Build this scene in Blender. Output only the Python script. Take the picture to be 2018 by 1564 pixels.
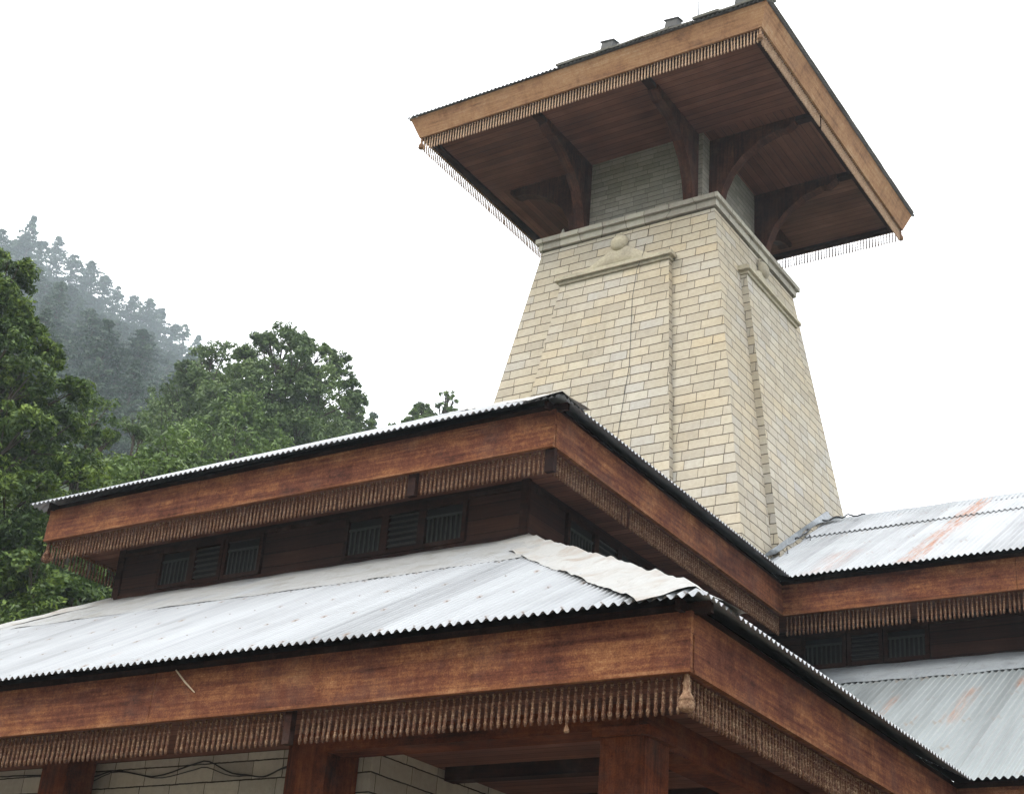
import bpy, math, random
import numpy as np
from mathutils import Vector, Matrix, noise as mnoise

for o in list(bpy.data.objects):
    bpy.data.objects.remove(o)
S = bpy.context.scene
COL = S.collection
R = math.radians

# ------------------------------------------------------------------ camera
CAM = Vector((0, 0, 1.6))
YAW, PITCH, ROLL, FPX = R(-34.087), R(25.711), R(4.466), 2945.43
fwd = Vector((math.sin(YAW) * math.cos(PITCH), math.cos(YAW) * math.cos(PITCH), math.sin(PITCH)))
rt0 = Vector((math.cos(YAW), -math.sin(YAW), 0))
up0 = rt0.cross(fwd)
rt = rt0 * math.cos(ROLL) + up0 * math.sin(ROLL)
up = up0 * math.cos(ROLL) - rt0 * math.sin(ROLL)
cd = bpy.data.cameras.new('camera')
cam = bpy.data.objects.new('camera', cd)
COL.objects.link(cam)
m = Matrix((rt, up, -fwd)).transposed().to_4x4()
m.translation = CAM
cam.matrix_world = m
cd.sensor_width = 36
cd.lens = 36 * FPX / 2018
cd.clip_start = .1
cd.clip_end = 4000
S.camera = cam


def project(p):
    d = Vector(p) - CAM
    z = d.dot(fwd)
    return 1009 + FPX * d.dot(rt) / z, 782 - FPX * d.dot(up) / z


def at(px, py, dist):
    """point seen at a photo pixel, at a horizontal distance from the camera"""
    d = fwd + rt * ((px - 1009) / FPX) - up * ((py - 782) / FPX)
    return CAM + d * (dist / math.hypot(d.x, d.y))


# ------------------------------------------------------------------ sky, sun, exposure
SUN_EL, SUN_AZ = R(50), R(214)          # azimuth clockwise from +Y: behind the camera, to the left
w = bpy.data.worlds.new('World')
S.world = w
w.use_nodes = True
nt = w.node_tree
nt.nodes.clear()
wo = nt.nodes.new('ShaderNodeOutputWorld')
bg = nt.nodes.new('ShaderNodeBackground')
sky = nt.nodes.new('ShaderNodeTexSky')
sky.sky_type = 'NISHITA'
sky.sun_disc = False
sky.sun_elevation = SUN_EL
sky.sun_rotation = SUN_AZ
sky.dust_density = 6
sky.air_density = 1.0
mx = nt.nodes.new('ShaderNodeMix')       # the white cloud layer over the clear sky
mx.data_type = 'RGBA'
mx.inputs[0].default_value = .86
tc = nt.nodes.new('ShaderNodeTexCoord')
nz = nt.nodes.new('ShaderNodeTexNoise')
nz.inputs['Scale'].default_value = 1.6
nz.inputs['Detail'].default_value = 4
rp = nt.nodes.new('ShaderNodeMapRange')
rp.inputs['To Min'].default_value = 16.0
rp.inputs['To Max'].default_value = 18.5
cb = nt.nodes.new('ShaderNodeVectorMath')
cb.operation = 'SCALE'
cb.inputs[0].default_value = (1.0, 1.0, 1.01)
nt.links.new(tc.outputs['Generated'], nz.inputs['Vector'])
nt.links.new(nz.outputs['Fac'], rp.inputs['Value'])
nt.links.new(rp.outputs['Result'], cb.inputs['Scale'])
nt.links.new(sky.outputs[0], mx.inputs[6])
nt.links.new(cb.outputs[0], mx.inputs[7])
nt.links.new(mx.outputs[2], bg.inputs['Color'])
bg.inputs['Strength'].default_value = .12
nt.links.new(bg.outputs[0], wo.inputs['Surface'])

sd = bpy.data.lights.new('sun', 'SUN')
sd.energy = 1.6
sd.angle = R(24)
sd.color = (1, .95, .86)
sun = bpy.data.objects.new('sun', sd)
COL.objects.link(sun)
sv = Vector((math.sin(SUN_AZ) * math.cos(SUN_EL), math.cos(SUN_AZ) * math.cos(SUN_EL), math.sin(SUN_EL)))
sun.rotation_euler = sv.to_track_quat('Z', 'Y').to_euler()

S.view_settings.view_transform = 'Standard'
S.view_settings.look = 'None'
S.view_settings.exposure = .72
S.view_settings.gamma = 1


# ------------------------------------------------------------------ node helpers
class NT:
    def __init__(s, name):
        s.m = bpy.data.materials.new(name)
        s.m.use_nodes = True
        s.t = s.m.node_tree
        s.t.nodes.clear()
        s.out = s.t.nodes.new('ShaderNodeOutputMaterial')

    def n(s, kind, ins=None, **kw):
        nd = s.t.nodes.new('ShaderNode' + kind)
        for k, v in kw.items():
            setattr(nd, k, v)
        for k, v in (ins or {}).items():
            s.put(nd.inputs[k], v)
        return nd

    def put(s, sock, v):
        if hasattr(v, 'is_output'):
            s.t.links.new(v, sock)
        else:
            sock.default_value = v

    def math(s, op, a, b=0, c=0, clamp=False):
        nd = s.n('Math', {0: a, 1: b, 2: c}, operation=op, use_clamp=clamp)
        return nd.outputs[0]

    def uv(s):
        return s.n('UVMap').outputs[0]

    def map(s, v, scale, loc=(0, 0, 0)):
        return s.n('Mapping', {'Vector': v, 'Scale': scale, 'Location': loc}).outputs[0]

    def noise(s, v, scale, detail=3, rough=.6, dist=0):
        return s.n('TexNoise', {'Vector': v, 'Scale': scale, 'Detail': detail, 'Roughness': rough, 'Distortion': dist}).outputs['Fac']

    def ramp(s, f, stops, interp='LINEAR'):
        nd = s.n('ValToRGB', {'Fac': f})
        cr = nd.color_ramp
        cr.interpolation = interp
        while len(cr.elements) < len(stops):
            cr.elements.new(.5)
        for e, (p, c) in zip(cr.elements, stops):
            e.position = p
            e.color = (*c, 1) if len(c) == 3 else c
        return nd.outputs['Color']

    def mix(s, f, a, b, mode='MIX'):
        nd = s.n('Mix', data_type='RGBA', blend_type=mode)
        for i, v in ((0, f), (6, a), (7, b)):
            if isinstance(v, tuple) and len(v) == 3:
                v = (*v, 1)
            s.put(nd.inputs[i], v)
        return nd.outputs[2]

    def mr(s, v, a, b, c=0., d=1.):
        return s.n('MapRange', {'Value': v, 'From Min': a, 'From Max': b, 'To Min': c, 'To Max': d}).outputs[0]

    def bump(s, h, strength=.3, dist=.02, normal=None):
        ins = {'Height': h, 'Strength': strength, 'Distance': dist}
        if normal is not None:
            ins['Normal'] = normal
        return s.n('Bump', ins).outputs[0]

    def pbr(s, col, rough=.8, normal=None, metal=0., spec=.3):
        ins = {'Base Color': col if not (isinstance(col, tuple) and len(col) == 3) else (*col, 1), 'Roughness': rough, 'Metallic': metal, 'Specular IOR Level': spec}
        if normal is not None:
            ins['Normal'] = normal
        b = s.n('BsdfPrincipled', ins)
        s.t.links.new(b.outputs[0], s.out.inputs[0])
        return s.m


def sep(n, v):
    nd = n.n('SeparateXYZ', {0: v})
    return nd.outputs[0], nd.outputs[1]


def comb(n, x, y, z=0.):
    return n.n('CombineXYZ', {0: x, 1: y, 2: z}).outputs[0]


# ------------------------------------------------------------------ materials
def wood(name, stops, along=(1, 0), big=.5, fine=26., rough=.88, grain=.35, spec=.12, blotch=.55):
    """stained timber: grain runs along u (or v), soft blotches of worn stain"""
    n = NT(name)
    uv = n.uv()
    pos = n.n('NewGeometry').outputs['Position']
    ga = (1.1, fine, 1) if along[0] else (fine, 1.1, 1)
    gb = (6, fine * 6, 1) if along[0] else (fine * 6, 6, 1)
    g1 = n.noise(n.map(uv, ga), 1.0, 4, .6)
    g2 = n.noise(n.map(uv, gb), 1.0, 2, .6)
    bl = n.math('ADD', n.math('MULTIPLY', n.noise(n.map(uv, (1.1, 3.4, 1) if along[0] else (3.4, 1.1, 1)), big * 1.6, 5, .62), .6), n.math('MULTIPLY', n.noise(pos, big * 6, 4, .6), .4))
    sp = n.noise(pos, 17., 4, .7)
    f = n.math('ADD', n.math('MULTIPLY', n.mr(bl, .34, .66, -.05, 1.05), blotch), n.math('MULTIPLY', n.mr(g1, .3, .7), grain))
    f = n.math('ADD', f, n.math('MULTIPLY', n.mr(sp, .3, .7, -.5, .5), .26))
    f = n.math('ADD', f, n.math('MULTIPLY', n.mr(g2, .3, .7, -.5, .5), .10))
    wk = n.noise(pos, 75., 3, .75)
    f = n.math('ADD', f, n.math('MULTIPLY', n.mr(wk, .3, .7, -.5, .5), .34))
    c = n.ramp(f, stops)
    # weathering: grey bloom in patches and water runs down the boards
    gy = n.noise(pos, 1.9, 5, .7)
    rn = n.noise(n.map(pos, (5.5, 5.5, .7)), 1., 4, .65)
    c = n.mix(n.mr(gy, .50, .72, 0., .34), c, n.mix(.55, c, (.16, .125, .105)))
    c = n.mix(n.mr(rn, .53, .70, 0., .45), c, n.mix(1., c, (.52, .47, .46), 'MULTIPLY'))
    crack = n.mr(g1, .30, .36)
    c = n.mix(n.math('MULTIPLY', n.math('SUBTRACT', 1., crack), .5), c, n.mix(1., c, (.35, .3, .3), 'MULTIPLY'))
    nb = n.bump(n.math('ADD', g1, n.math('MULTIPLY', g2, .4)), .35, .006)
    return n.pbr(c, rough, nb, spec=spec)


RED = [(.04, (.040, .0145, .0105)), (.28, (.088, .0300, .0185)), (.46, (.130, .0465, .0250)), (.62, (.188, .0760, .0340)), (.78, (.262, .122, .055)), (.95, (.34, .190, .105))]
REDV = [(.05, (.027, .008, .005)), (.35, (.075, .021, .010)), (.6, (.13, .038, .016)), (.95, (.21, .07, .027))]
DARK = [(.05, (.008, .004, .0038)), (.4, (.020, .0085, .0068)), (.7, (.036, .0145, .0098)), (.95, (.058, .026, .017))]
TAN = [(.05, (.16, .085, .052)), (.35, (.285, .150, .080)), (.6, (.36, .205, .108)), (.95, (.45, .30, .19))]
M = {}
M['fascia'] = wood('stained_fascia_wood', RED)
M['fascia_pale'] = wood('worn_edge_wood', [(.1, (.08, .028, .014)), (.5, (.165, .062, .028)), (.95, (.34, .18, .09))])
M['fascia_tan'] = wood('pale_fascia_wood', TAN)
M['post'] = wood('post_wood', REDV, along=(0, 1))
M['beam'] = wood('beam_wood', REDV)
M['dark'] = wood('dark_wood', DARK)
M['strut'] = wood('strut_wood', [(.05, (.022, .0095, .0075)), (.4, (.052, .0215, .0155)), (.7, (.09, .037, .024)), (.95, (.15, .068, .043))], along=(0, 1))
M['bal'] = wood('turned_wood', [(.10, (.026, .0105, .0075)), (.42, (.056, .0215, .0135)), (.66, (.115, .056, .032)), (.95, (.33, .235, .15))], along=(0, 1), big=14., fine=10., blotch=.7)
M['bal_tan'] = wood('pale_turned_wood', [(.08, (.12, .06, .038)), (.35, (.26, .145, .09)), (.6, (.40, .26, .17)), (.95, (.60, .47, .34))], along=(0, 1), big=14., fine=10., blotch=.7)
M['pendant'] = wood('worn_pendant_wood', [(.1, (.10, .045, .025)), (.5, (.23, .135, .08)), (.95, (.40, .29, .19))], along=(0, 1), big=8)


def planks(name, stops, pw=.14, across='v', groove=.008):
    n = NT(name)
    uv = n.uv()
    u, v = sep(n, uv)
    a, b = (v, u) if across == 'v' else (u, v)
    q = n.math('DIVIDE', a, pw)
    idx = n.math('FLOOR', q)
    fr = n.math('SUBTRACT', q, idx)
    rnd = n.n('TexWhiteNoise', {'W': idx}, noise_dimensions='1D').outputs[0]
    gr = n.noise(comb(n, n.math('MULTIPLY', b, 1.4), n.math('MULTIPLY', a, 40.), n.math('MULTIPLY', idx, 3.7)), 1., 4, .6)
    bl = n.noise(n.n('NewGeometry').outputs['Position'], 1.3, 4, .6)
    f = n.math('ADD', n.math('MULTIPLY', rnd, .35), n.math('MULTIPLY', n.mr(gr, .3, .7), .3))
    f = n.math('ADD', f, n.math('MULTIPLY', n.mr(bl, .3, .7), .4))
    c = n.ramp(f, stops)
    g = groove / pw
    edge = n.math('MULTIPLY', n.mr(fr, 0., g), n.mr(fr, 1. - g, 1., 1., 0.))
    c = n.mix(edge, n.mix(1., c, (.12, .1, .1), 'MULTIPLY'), c)
    h = n.math('ADD', edge, n.math('MULTIPLY', gr, .15))
    return n.pbr(c, .8, n.bump(h, .6, .01), spec=.2)


SOF = [(.05, (.046, .0195, .0145)), (.4, (.098, .041, .028)), (.7, (.150, .064, .042)), (.95, (.23, .108, .070))]
M['soffit'] = planks('soffit_boards', SOF)
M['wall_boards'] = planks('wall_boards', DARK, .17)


def masonry(name, bw, rh, mort, stops, mcol, warp=.13, tint=None, ms=.35):
    n = NT(name)
    uv = n.uv()
    u, v = sep(n, uv)
    vw = n.math('ADD', v, n.math('MULTIPLY', n.math('SUBTRACT', n.noise(n.map(uv, (1.3, 1.3, 1)), 1., 2), .5), .018))
    row = n.math('FLOOR', n.math('DIVIDE', vw, rh))
    wn = n.noise(comb(n, n.math('MULTIPLY', u, 1.7), n.math('MULTIPLY', row, 17.31), 0.), 1., 1)
    rn = n.n('TexWhiteNoise', {'W': row}, noise_dimensions='1D').outputs[0]
    u2 = n.math('ADD', n.math('ADD', u, n.math('MULTIPLY', wn, warp * 2.2)), n.math('MULTIPLY', rn, .31))
    edge = n.math('MULTIPLY', n.math('SUBTRACT', n.noise(n.map(uv, (14, 14, 1)), 1., 3), .5), .012)
    vec = comb(n, n.math('MULTIPLY', n.math('ADD', u2, edge), 1.8), n.math('ADD', vw, edge))
    br = n.n('TexBrick', {'Vector': vec, 'Color1': (0, 0, 0, 1), 'Color2': (1, 1, 1, 1), 'Mortar': (0, 0, 0, 1), 'Scale': 1., 'Mortar Size': mort, 'Mortar Smooth': .25, 'Bias': 0., 'Brick Width': bw * 1.8, 'Row Height': rh}, offset=.5, offset_frequency=2, squash=1.)
    c = n.ramp(br.outputs['Color'], stops)
    pos = n.n('NewGeometry').outputs['Position']
    big = n.noise(pos, .55, 4, .6)
    fine = n.noise(pos, 16., 5, .75)
    c = n.mix(n.mr(big, .35, .7), c, n.mix(1., c, (.97, .91, .80), 'MULTIPLY'))
    c = n.mix(n.mr(fine, .35, .68, .0, .42), c, n.mix(1., c, (.62, .6, .58), 'MULTIPLY'))
    # rain streaks and grime
    st = n.noise(n.map(pos, (3.2, 3.2, .22)), 1., 4, .6)
    c = n.mix(n.mr(st, .52, .72, 0., .3), c, n.mix(1., c, (.66, .66, .66), 'MULTIPLY'))
    mfac = n.mr(n.noise(pos, 5., 3), .3, .62, ms, 1.)
    c = n.mix(n.math('MULTIPLY', br.outputs['Fac'], mfac), c, mcol)
    h = n.math('ADD', n.math('MULTIPLY', n.math('SUBTRACT', 1., br.outputs['Fac']), 1.), n.math('MULTIPLY', fine, .35))
    return n.pbr(c, .88, n.bump(h, .9, .016), spec=.2)


STONE = [(0., (.385, .352, .293)), (.22, (.425, .385, .31)), (.48, (.447, .412, .343)), (.68, (.473, .418, .323)), (.84, (.41, .39, .353)), (1., (.49, .452, .37))]
M['stone'] = masonry('dressed_stone', .36, .172, .0092, STONE, (.075, .058, .042), ms=.85)
M['stone_wall'] = masonry('grey_stone_blocks', .42, .165, .007, [(0., (.34, .325, .305)), (.5, (.41, .39, .365)), (1., (.47, .45, .415))], (.028, .024, .02), ms=.8)
M['neck'] = masonry('grey_brick', .3, .10, .006, [(0., (.245, .235, .21)), (.5, (.29, .275, .245)), (1., (.335, .315, .28))], (.11, .098, .085))


def carved():
    n = NT('carved_stone')
    pos = n.n('NewGeometry').outputs['Position']
    a = n.noise(pos, 2.2, 5, .65)
    b = n.noise(pos, 22., 4, .7)
    c = n.ramp(a, [(.3, (.31, .28, .22)), (.5, (.43, .385, .29)), (.7, (.50, .45, .33))])
    c = n.mix(n.mr(b, .4, .7, 0., .5), c, n.mix(1., c, (.55, .54, .52), 'MULTIPLY'))
    return n.pbr(c, .9, n.bump(n.math('ADD', a, n.math('MULTIPLY', b, .5)), .4, .015), spec=.2)


M['carved'] = carved()


def cornice():
    n = NT('cornice_stone')
    u, v = sep(n, n.uv())
    pos = n.n('NewGeometry').outputs['Position']
    q = n.math('DIVIDE', n.math('ADD', u, n.math('MULTIPLY', n.noise(pos, 1.4, 1), .5)), .42)
    idx = n.math('FLOOR', q)
    fr = n.math('SUBTRACT', q, idx)
    j = n.math('MULTIPLY', n.mr(fr, 0., .025), n.mr(fr, .975, 1., 1., 0.))
    r = n.n('TexWhiteNoise', {'W': idx}, noise_dimensions='1D').outputs[0]
    b = n.noise(pos, 12., 5, .7)
    c = n.ramp(n.math('ADD', n.math('MULTIPLY', r, .5), n.math('MULTIPLY', b, .6)), [(.2, (.24, .215, .18)), (.5, (.34, .315, .265)), (.8, (.43, .40, .33))])
    c = n.mix(j, (.12, .10, .08), c)
    return n.pbr(c, .9, n.bump(n.math('ADD', j, n.math('MULTIPLY', b, .3)), .5, .01), spec=.2)


M['cornice'] = cornice()


def metal(name, streaks=(), rust=.12, base=(.285, .297, .31), pitch=.08):
    """weathered galvanised sheet; streaks = (u, half width, v0, v1, amount)"""
    n = NT(name)
    uv = n.uv()
    u, v = sep(n, uv)
    pos = n.n('NewGeometry').outputs['Position']
    sh = n.math('FLOOR', n.math('DIVIDE', u, .66))
    r = n.n('TexWhiteNoise', {'W': sh}, noise_dimensions='1D').outputs[0]
    run = n.noise(comb(n, n.math('MULTIPLY', u, 9.), n.math('MULTIPLY', v, .5)), 1., 4, .6)
    run2 = n.noise(comb(n, n.math('MULTIPLY', u, 1.5), n.math('MULTIPLY', v, .22)), 1., 2, .5)
    cl = n.noise(pos, 1.1, 5, .65)
    f = n.math('ADD', n.math('MULTIPLY', r, .35), n.math('MULTIPLY', n.mr(run, .3, .7), .3))
    f = n.math('ADD', f, n.math('MULTIPLY', n.mr(run2, .3, .7), .45))
    dk = tuple(x * .60 for x in base)
    lt = tuple(min(1, x * 1.22) for x in base)
    c = n.ramp(f, [(.1, dk), (.5, base), (.9, lt)])
    c = n.mix(n.mr(cl, .5, .75, 0., .4), c, n.mix(1., c, (.80, .80, .77), 'MULTIPLY'))
    # rust: faint runs everywhere, plus the marked streaks
    rf = n.math('MULTIPLY', n.mr(n.noise(comb(n, n.math('MULTIPLY', u, 16.), n.math('MULTIPLY', v, .8)), 1., 5, .7), .64, .76), n.mr(cl, .45, .6))
    rf = n.math('MULTIPLY', rf, rust * 4, clamp=True)
    for (su, hw, v0, v1, am) in streaks:
        wob = n.math('ADD', u, n.math('MULTIPLY', n.math('SUBTRACT', n.noise(n.map(uv, (1.2, 1.2, 1)), 1., 2), .5), .10))
        d = n.math('ABSOLUTE', n.math('SUBTRACT', wob, su))
        k = n.mr(d, hw * .3, hw, 1., 0.)
        k = n.math('MULTIPLY', k, n.mr(v, v0, v0 + .25))
        k = n.math('MULTIPLY', k, n.mr(v, v1 - .25, v1, 1., 0.))
        tex = n.mr(n.noise(comb(n, n.math('MULTIPLY', u, 30.), n.math('MULTIPLY', v, 1.6)), 1., 5, .7), .40, .60)
        k = n.math('MULTIPLY', n.math('MULTIPLY', k, tex), am)
        rf = n.math('MAXIMUM', rf, k, clamp=True)
    rc = n.ramp(n.noise(pos, 9., 4), [(.3, (.20, .075, .032)), (.7, (.40, .20, .11))])
    c = n.mix(rf, c, rc)
    # nail heads in rows
    nu = n.math('PINGPONG', u, pitch * 2)
    nv = n.math('PINGPONG', n.math('ADD', v, .12), .48)
    nd = n.math('ADD', n.math('POWER', nu, 2.), n.math('POWER', nv, 2.))
    c = n.mix(n.math('MULTIPLY', n.mr(nd, .0004, .004, .5, 0.), n.mr(cl, .45, .6)), c, (.20, .12, .07))
    c = n.mix(n.mr(nd, .00008, .0003, .75, 0.), c, (.10, .07, .05))
    h = n.noise(pos, 6., 3)
    return n.pbr(c, n.mr(cl, .3, .7, .45, .62), n.bump(h, .12, .02), metal=.25, spec=.5)


M['metal'] = metal('galvanised_sheet')
M['metal_uw'] = metal('galvanised_sheet_rust_streak', base=(.315, .327, .34), streaks=((1.78, .19, -.4, 4.6, 1.), (1.62, .05, -.4, 3.6, .9), (.55, .3, -.3, 1.4, .4)), rust=.16)
M['metal_lw'] = metal('galvanised_sheet_rust_spots', streaks=((-1.42, .06, 2.0, 3.1, .8), (-.52, .12, 1.6, 3.2, .55), (.0, .07, 2.9, 3.6, .9)), rust=.2, base=(.245, .268, .272))


def flash(name, base, stain):
    n = NT(name)
    pos = n.n('NewGeometry').outputs['Position']
    a = n.noise(pos, 2.6, 5, .65, .6)
    b = n.noise(pos, 14., 4, .7)
    c = n.mix(n.mr(b, .3, .7), tuple(x * .86 for x in base), base)
    c = n.mix(n.mr(a, .50, .70, 0., .8), c, stain)
    vo = n.n('TexVoronoi', {'Vector': pos, 'Scale': 4.2}).outputs['Distance']
    c = n.mix(n.mr(vo, .03, .055, .85, 0.), c, (.07, .05, .04))
    run = n.noise(n.map(pos, (7, 7, .8)), 1., 4, .65)
    c = n.mix(n.mr(run, .52, .7, 0., .45), c, n.mix(1., c, (.72, .66, .60), 'MULTIPLY'))
    return n.pbr(c, .5, n.bump(a, .5, .07), metal=.2, spec=.45)


M['flash'] = flash('flashing_sheet', (.31, .315, .315), (.20, .195, .175))
M['hip'] = flash('hip_cap_sheet', (.355, .355, .345), (.225, .175, .13))  # brown stain, with the shading of dents put into the same colour
M['lead'] = flash('crumpled_grey_sheet', (.27, .295, .315), (.18, .195, .21))


def plain(name, c, rough=.7, noise_amt=.5, scale=9., spec=.3):
    n = NT(name)
    a = n.noise(n.n('NewGeometry').outputs['Position'], scale, 5, .7)
    cc = n.mix(n.mr(a, .3, .7, 0., noise_amt), c, tuple(x * .45 for x in c))
    return n.pbr(cc, rough, n.bump(a, .25, .01), spec=spec)


M['black'] = plain('black_cable', (.02, .02, .022), .5)
M['dark_fill'] = plain('painted_interior_dark', (.010, .009, .009), .9)  # near-black colour standing in for the unlit space behind the windows
M['louvre'] = plain('weathered_louvre', (.034, .031, .030), .8, .6, 20.)
M['slat'] = plain('weathered_lattice', (.036, .039, .037), .8, .6, 20.)
M['slate'] = plain('mossy_slate', (.13, .125, .105), .9, .7, 11.)
M['gbox'] = plain('grey_metal', (.085, .085, .085), .6)
M['rod'] = plain('steel_rod', (.33, .34, .36), .4)
M['lampwhite'] = plain('white_glass', (.75, .75, .72), .3, .1)
M['stick'] = plain('bleached_stick', (.50, .40, .28), .8)
M['bark'] = plain('bark', (.07, .055, .04), .9, .6, 6.)
M['paving'] = plain('ground_earth', (.20, .175, .14), .95, .5, 1.2)


def leaf(name, stops, scale=.8, trans=.2):
    n = NT(name)
    pos = n.n('NewGeometry').outputs['Position']
    a = n.noise(pos, scale, 3, .6)
    b = n.noise(pos, 9., 2, .6)
    f = n.math('ADD', n.math('MULTIPLY', n.mr(a, .3, .7), .55), n.math('MULTIPLY', n.mr(b, .3, .7), .45))
    c = n.ramp(f, stops)
    d = n.n('BsdfPrincipled', {'Base Color': c, 'Roughness': .55, 'Specular IOR Level': .25})
    t = n.n('BsdfTranslucent', {'Color': c})
    mxs = n.n('MixShader', {0: trans, 1: d.outputs[0], 2: t.outputs[0]})
    n.t.links.new(mxs.outputs[0], n.out.inputs[0])
    return n.m


M['leaf_dark'] = leaf('dark_green_leaves', [(.15, (.018, .036, .010)), (.48, (.056, .100, .019)), (.78, (.19, .265, .045))], .9)
M['leaf_mid'] = leaf('mid_green_leaves', [(.15, (.044, .070, .024)), (.5, (.094, .145, .046)), (.9, (.18, .245, .078))], .6)
M['leaf_pale'] = leaf('pale_green_leaves', [(.15, (.050, .085, .020)), (.5, (.095, .155, .034)), (.9, (.17, .24, .055))], .9)
M['needle'] = leaf('conifer_needles', [(.2, (.018, .038, .020)), (.6, (.042, .075, .034)), (.95, (.09, .13, .055))], .25, .15)
M['wood_floor'] = plain('hill_scrub', (.030, .045, .020), .95, .7, .25)


# ------------------------------------------------------------------ mesh builder
class MB:
    def __init__(s):
        s.v, s.f, s.uv, s.sm = [], [], [], []

    def face(s, pts, uv=None, smooth=False):
        i = len(s.v)
        s.v += [tuple(p) for p in pts]
        s.f.append(tuple(range(i, i + len(pts))))
        s.uv.append(uv)
        s.sm.append(smooth)

    def grid(s, P, UV=None, smooth=True):
        """P[i][j] points; shared vertices"""
        base = len(s.v)
        a, b = len(P), len(P[0])
        for r in P:
            s.v += [tuple(p) for p in r]
        for i in range(a - 1):
            for j in range(b - 1):
                q = ((i, j), (i + 1, j), (i + 1, j + 1), (i, j + 1))
                s.f.append(tuple(base + x * b + y for x, y in q))
                s.uv.append([UV[x][y] for x, y in q] if UV else None)
                s.sm.append(smooth)

    def box(s, a, b):
        x0, x1 = sorted((a[0], b[0]))
        y0, y1 = sorted((a[1], b[1]))
        z0, z1 = sorted((a[2], b[2]))
        c = [(x0, y0, z0), (x1, y0, z0), (x1, y1, z0), (x0, y1, z0), (x0, y0, z1), (x1, y0, z1), (x1, y1, z1), (x0, y1, z1)]
        for q in ((3, 2, 1, 0), (4, 5, 6, 7), (0, 1, 5, 4), (1, 2, 6, 5), (2, 3, 7, 6), (3, 0, 4, 7)):
            s.face([c[k] for k in q])

    def prism(s, poly, d):
        """closed polygon (3-D points) extruded by vector d"""
        d = Vector(d)
        a = [Vector(p) for p in poly]
        b = [p + d for p in a]
        s.face(a[::-1])
        s.face(b)
        for i in range(len(a)):
            j = (i + 1) % len(a)
            s.face([a[i], a[j], b[j], b[i]])

    def tube(s, pts, rad, n=6, caps=True):
        pts = [Vector(p) for p in pts]
        if not isinstance(rad, (list, tuple)):
            rad = [rad] * len(pts)
        rings = []
        for i, p in enumerate(pts):
            t = (pts[min(i + 1, len(pts) - 1)] - pts[max(i - 1, 0)]).normalized()
            a = t.orthogonal().normalized() if i == 0 else (rings_a - t * rings_a.dot(t)).normalized()
            rings_a = a
            b = t.cross(a)
            rings.append([p + (a * math.cos(2 * math.pi * k / n) + b * math.sin(2 * math.pi * k / n)) * rad[i] for k in range(n + 1)])
        s.grid(rings)
        if caps:
            s.face(rings[0][:-1][::-1])
            s.face(rings[-1][:-1])

    def lathe(s, c, prof, n=8):
        """prof: (dz, r) going along z from c"""
        c = Vector(c)
        s.grid([[c + Vector((r * math.cos(2 * math.pi * k / n), r * math.sin(2 * math.pi * k / n), dz)) for k in range(n + 1)] for dz, r in prof])

    def mesh(s, name, mat, org=(0, 0, 0)):
        me = bpy.data.meshes.new(name)
        org = Vector(org)
        me.from_pydata([Vector(p) - org for p in s.v], [], s.f)
        ul = me.uv_layers.new(name='UVMap')
        buf = np.zeros(len(me.loops) * 2, dtype=np.float32)
        k = 0
        for f, uv in zip(s.f, s.uv):
            if uv is None:
                P = [Vector(s.v[i]) for i in f]
                nrm = Vector((0, 0, 0))
                for i in range(1, len(P) - 1):
                    nrm += (P[i] - P[0]).cross(P[i + 1] - P[0])
                if nrm.length > 0:
                    nrm.normalize()
                if abs(nrm.z) > .75:
                    uv = [(p.x, p.y) for p in P]
                else:
                    t = Vector((-nrm.y, nrm.x, 0)).normalized()
                    cz = max(.3, math.sqrt(max(0, 1 - nrm.z * nrm.z)))
                    uv = [(p.dot(t), p.z / cz) for p in P]
            for (a, b) in uv:
                buf[k] = a
                buf[k + 1] = b
                k += 2
        ul.data.foreach_set('uv', buf)
        me.polygons.foreach_set('use_smooth', s.sm)
        me.materials.append(mat)
        me.update()
        return me

    def build(s, name, mat, parent=None, root=None):
        org = root.location if root else (0, 0, 0)
        o = bpy.data.objects.new(name, s.mesh(name, mat, org))
        COL.objects.link(o)
        if parent:
            o.parent = parent
        return o


def bevel(o, wd=.008, seg=1):
    md = o.modifiers.new('bevel', 'BEVEL')
    md.width = wd
    md.segments = seg
    md.limit_method = 'ANGLE'
    return o


def tag(o, label=None, cat=None, group=None, kind=None):
    for k, v in (('label', label), ('category', cat), ('group', group), ('kind', kind)):
        if v:
            o[k] = v
    return o


def empty(name, loc, label, cat, group=None):
    o = bpy.data.objects.new(name, None)
    COL.objects.link(o)
    o.location = loc
    o.empty_display_size = .3
    return tag(o, label, cat, group)


rng = random.Random(7)


# ------------------------------------------------------------------ dimensions (metres)
SL = .591                                   # roof slope
AX, AY, AZ, AY2, AXL = -4.325, 8.747, 4.346, 14.562, -18.26      # lower eave
BX, BY, BZ, BY2, BXL = -7.480, 11.871, 7.837, 17.837, -15.101    # upper eave
FH = .425                                   # fascia height
OV = .19                                    # sheet overhang
RZ = .575                                   # roof plane above fascia foot, at the fascia plane
WK = .71                                    # wall inset from the upper fascia
WYF, WXR, WXL, WYW = BY + WK, BX - WK, BXL + WK, BY2 + WK
KA = WYF - AY                               # roof run up to the clerestory
KAW = WYW - AY2
XE = 4.5                                    # right end of the wings
TX, TY, TZ, TS = -7.532, 17.316, 17.333, 6.628

# ------------------------------------------------------------------ ground and hill
SLOPE_AZ = [(-180, .25), (-75, .50), (-62, .505), (-56, .50), (-52, .462), (-48, .425), (-44, .385), (-40, .345), (-36, .30), (-30, .2), (-20, .06), (0, .03), (90, .02), (180, .25)]


def hill_slope(az):
    for (a, s0), (b, s1) in zip(SLOPE_AZ, SLOPE_AZ[1:]):
        if a <= az <= b:
            t = (az - a) / (b - a)
            return s0 + (s1 - s0) * t
    return .2


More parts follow.
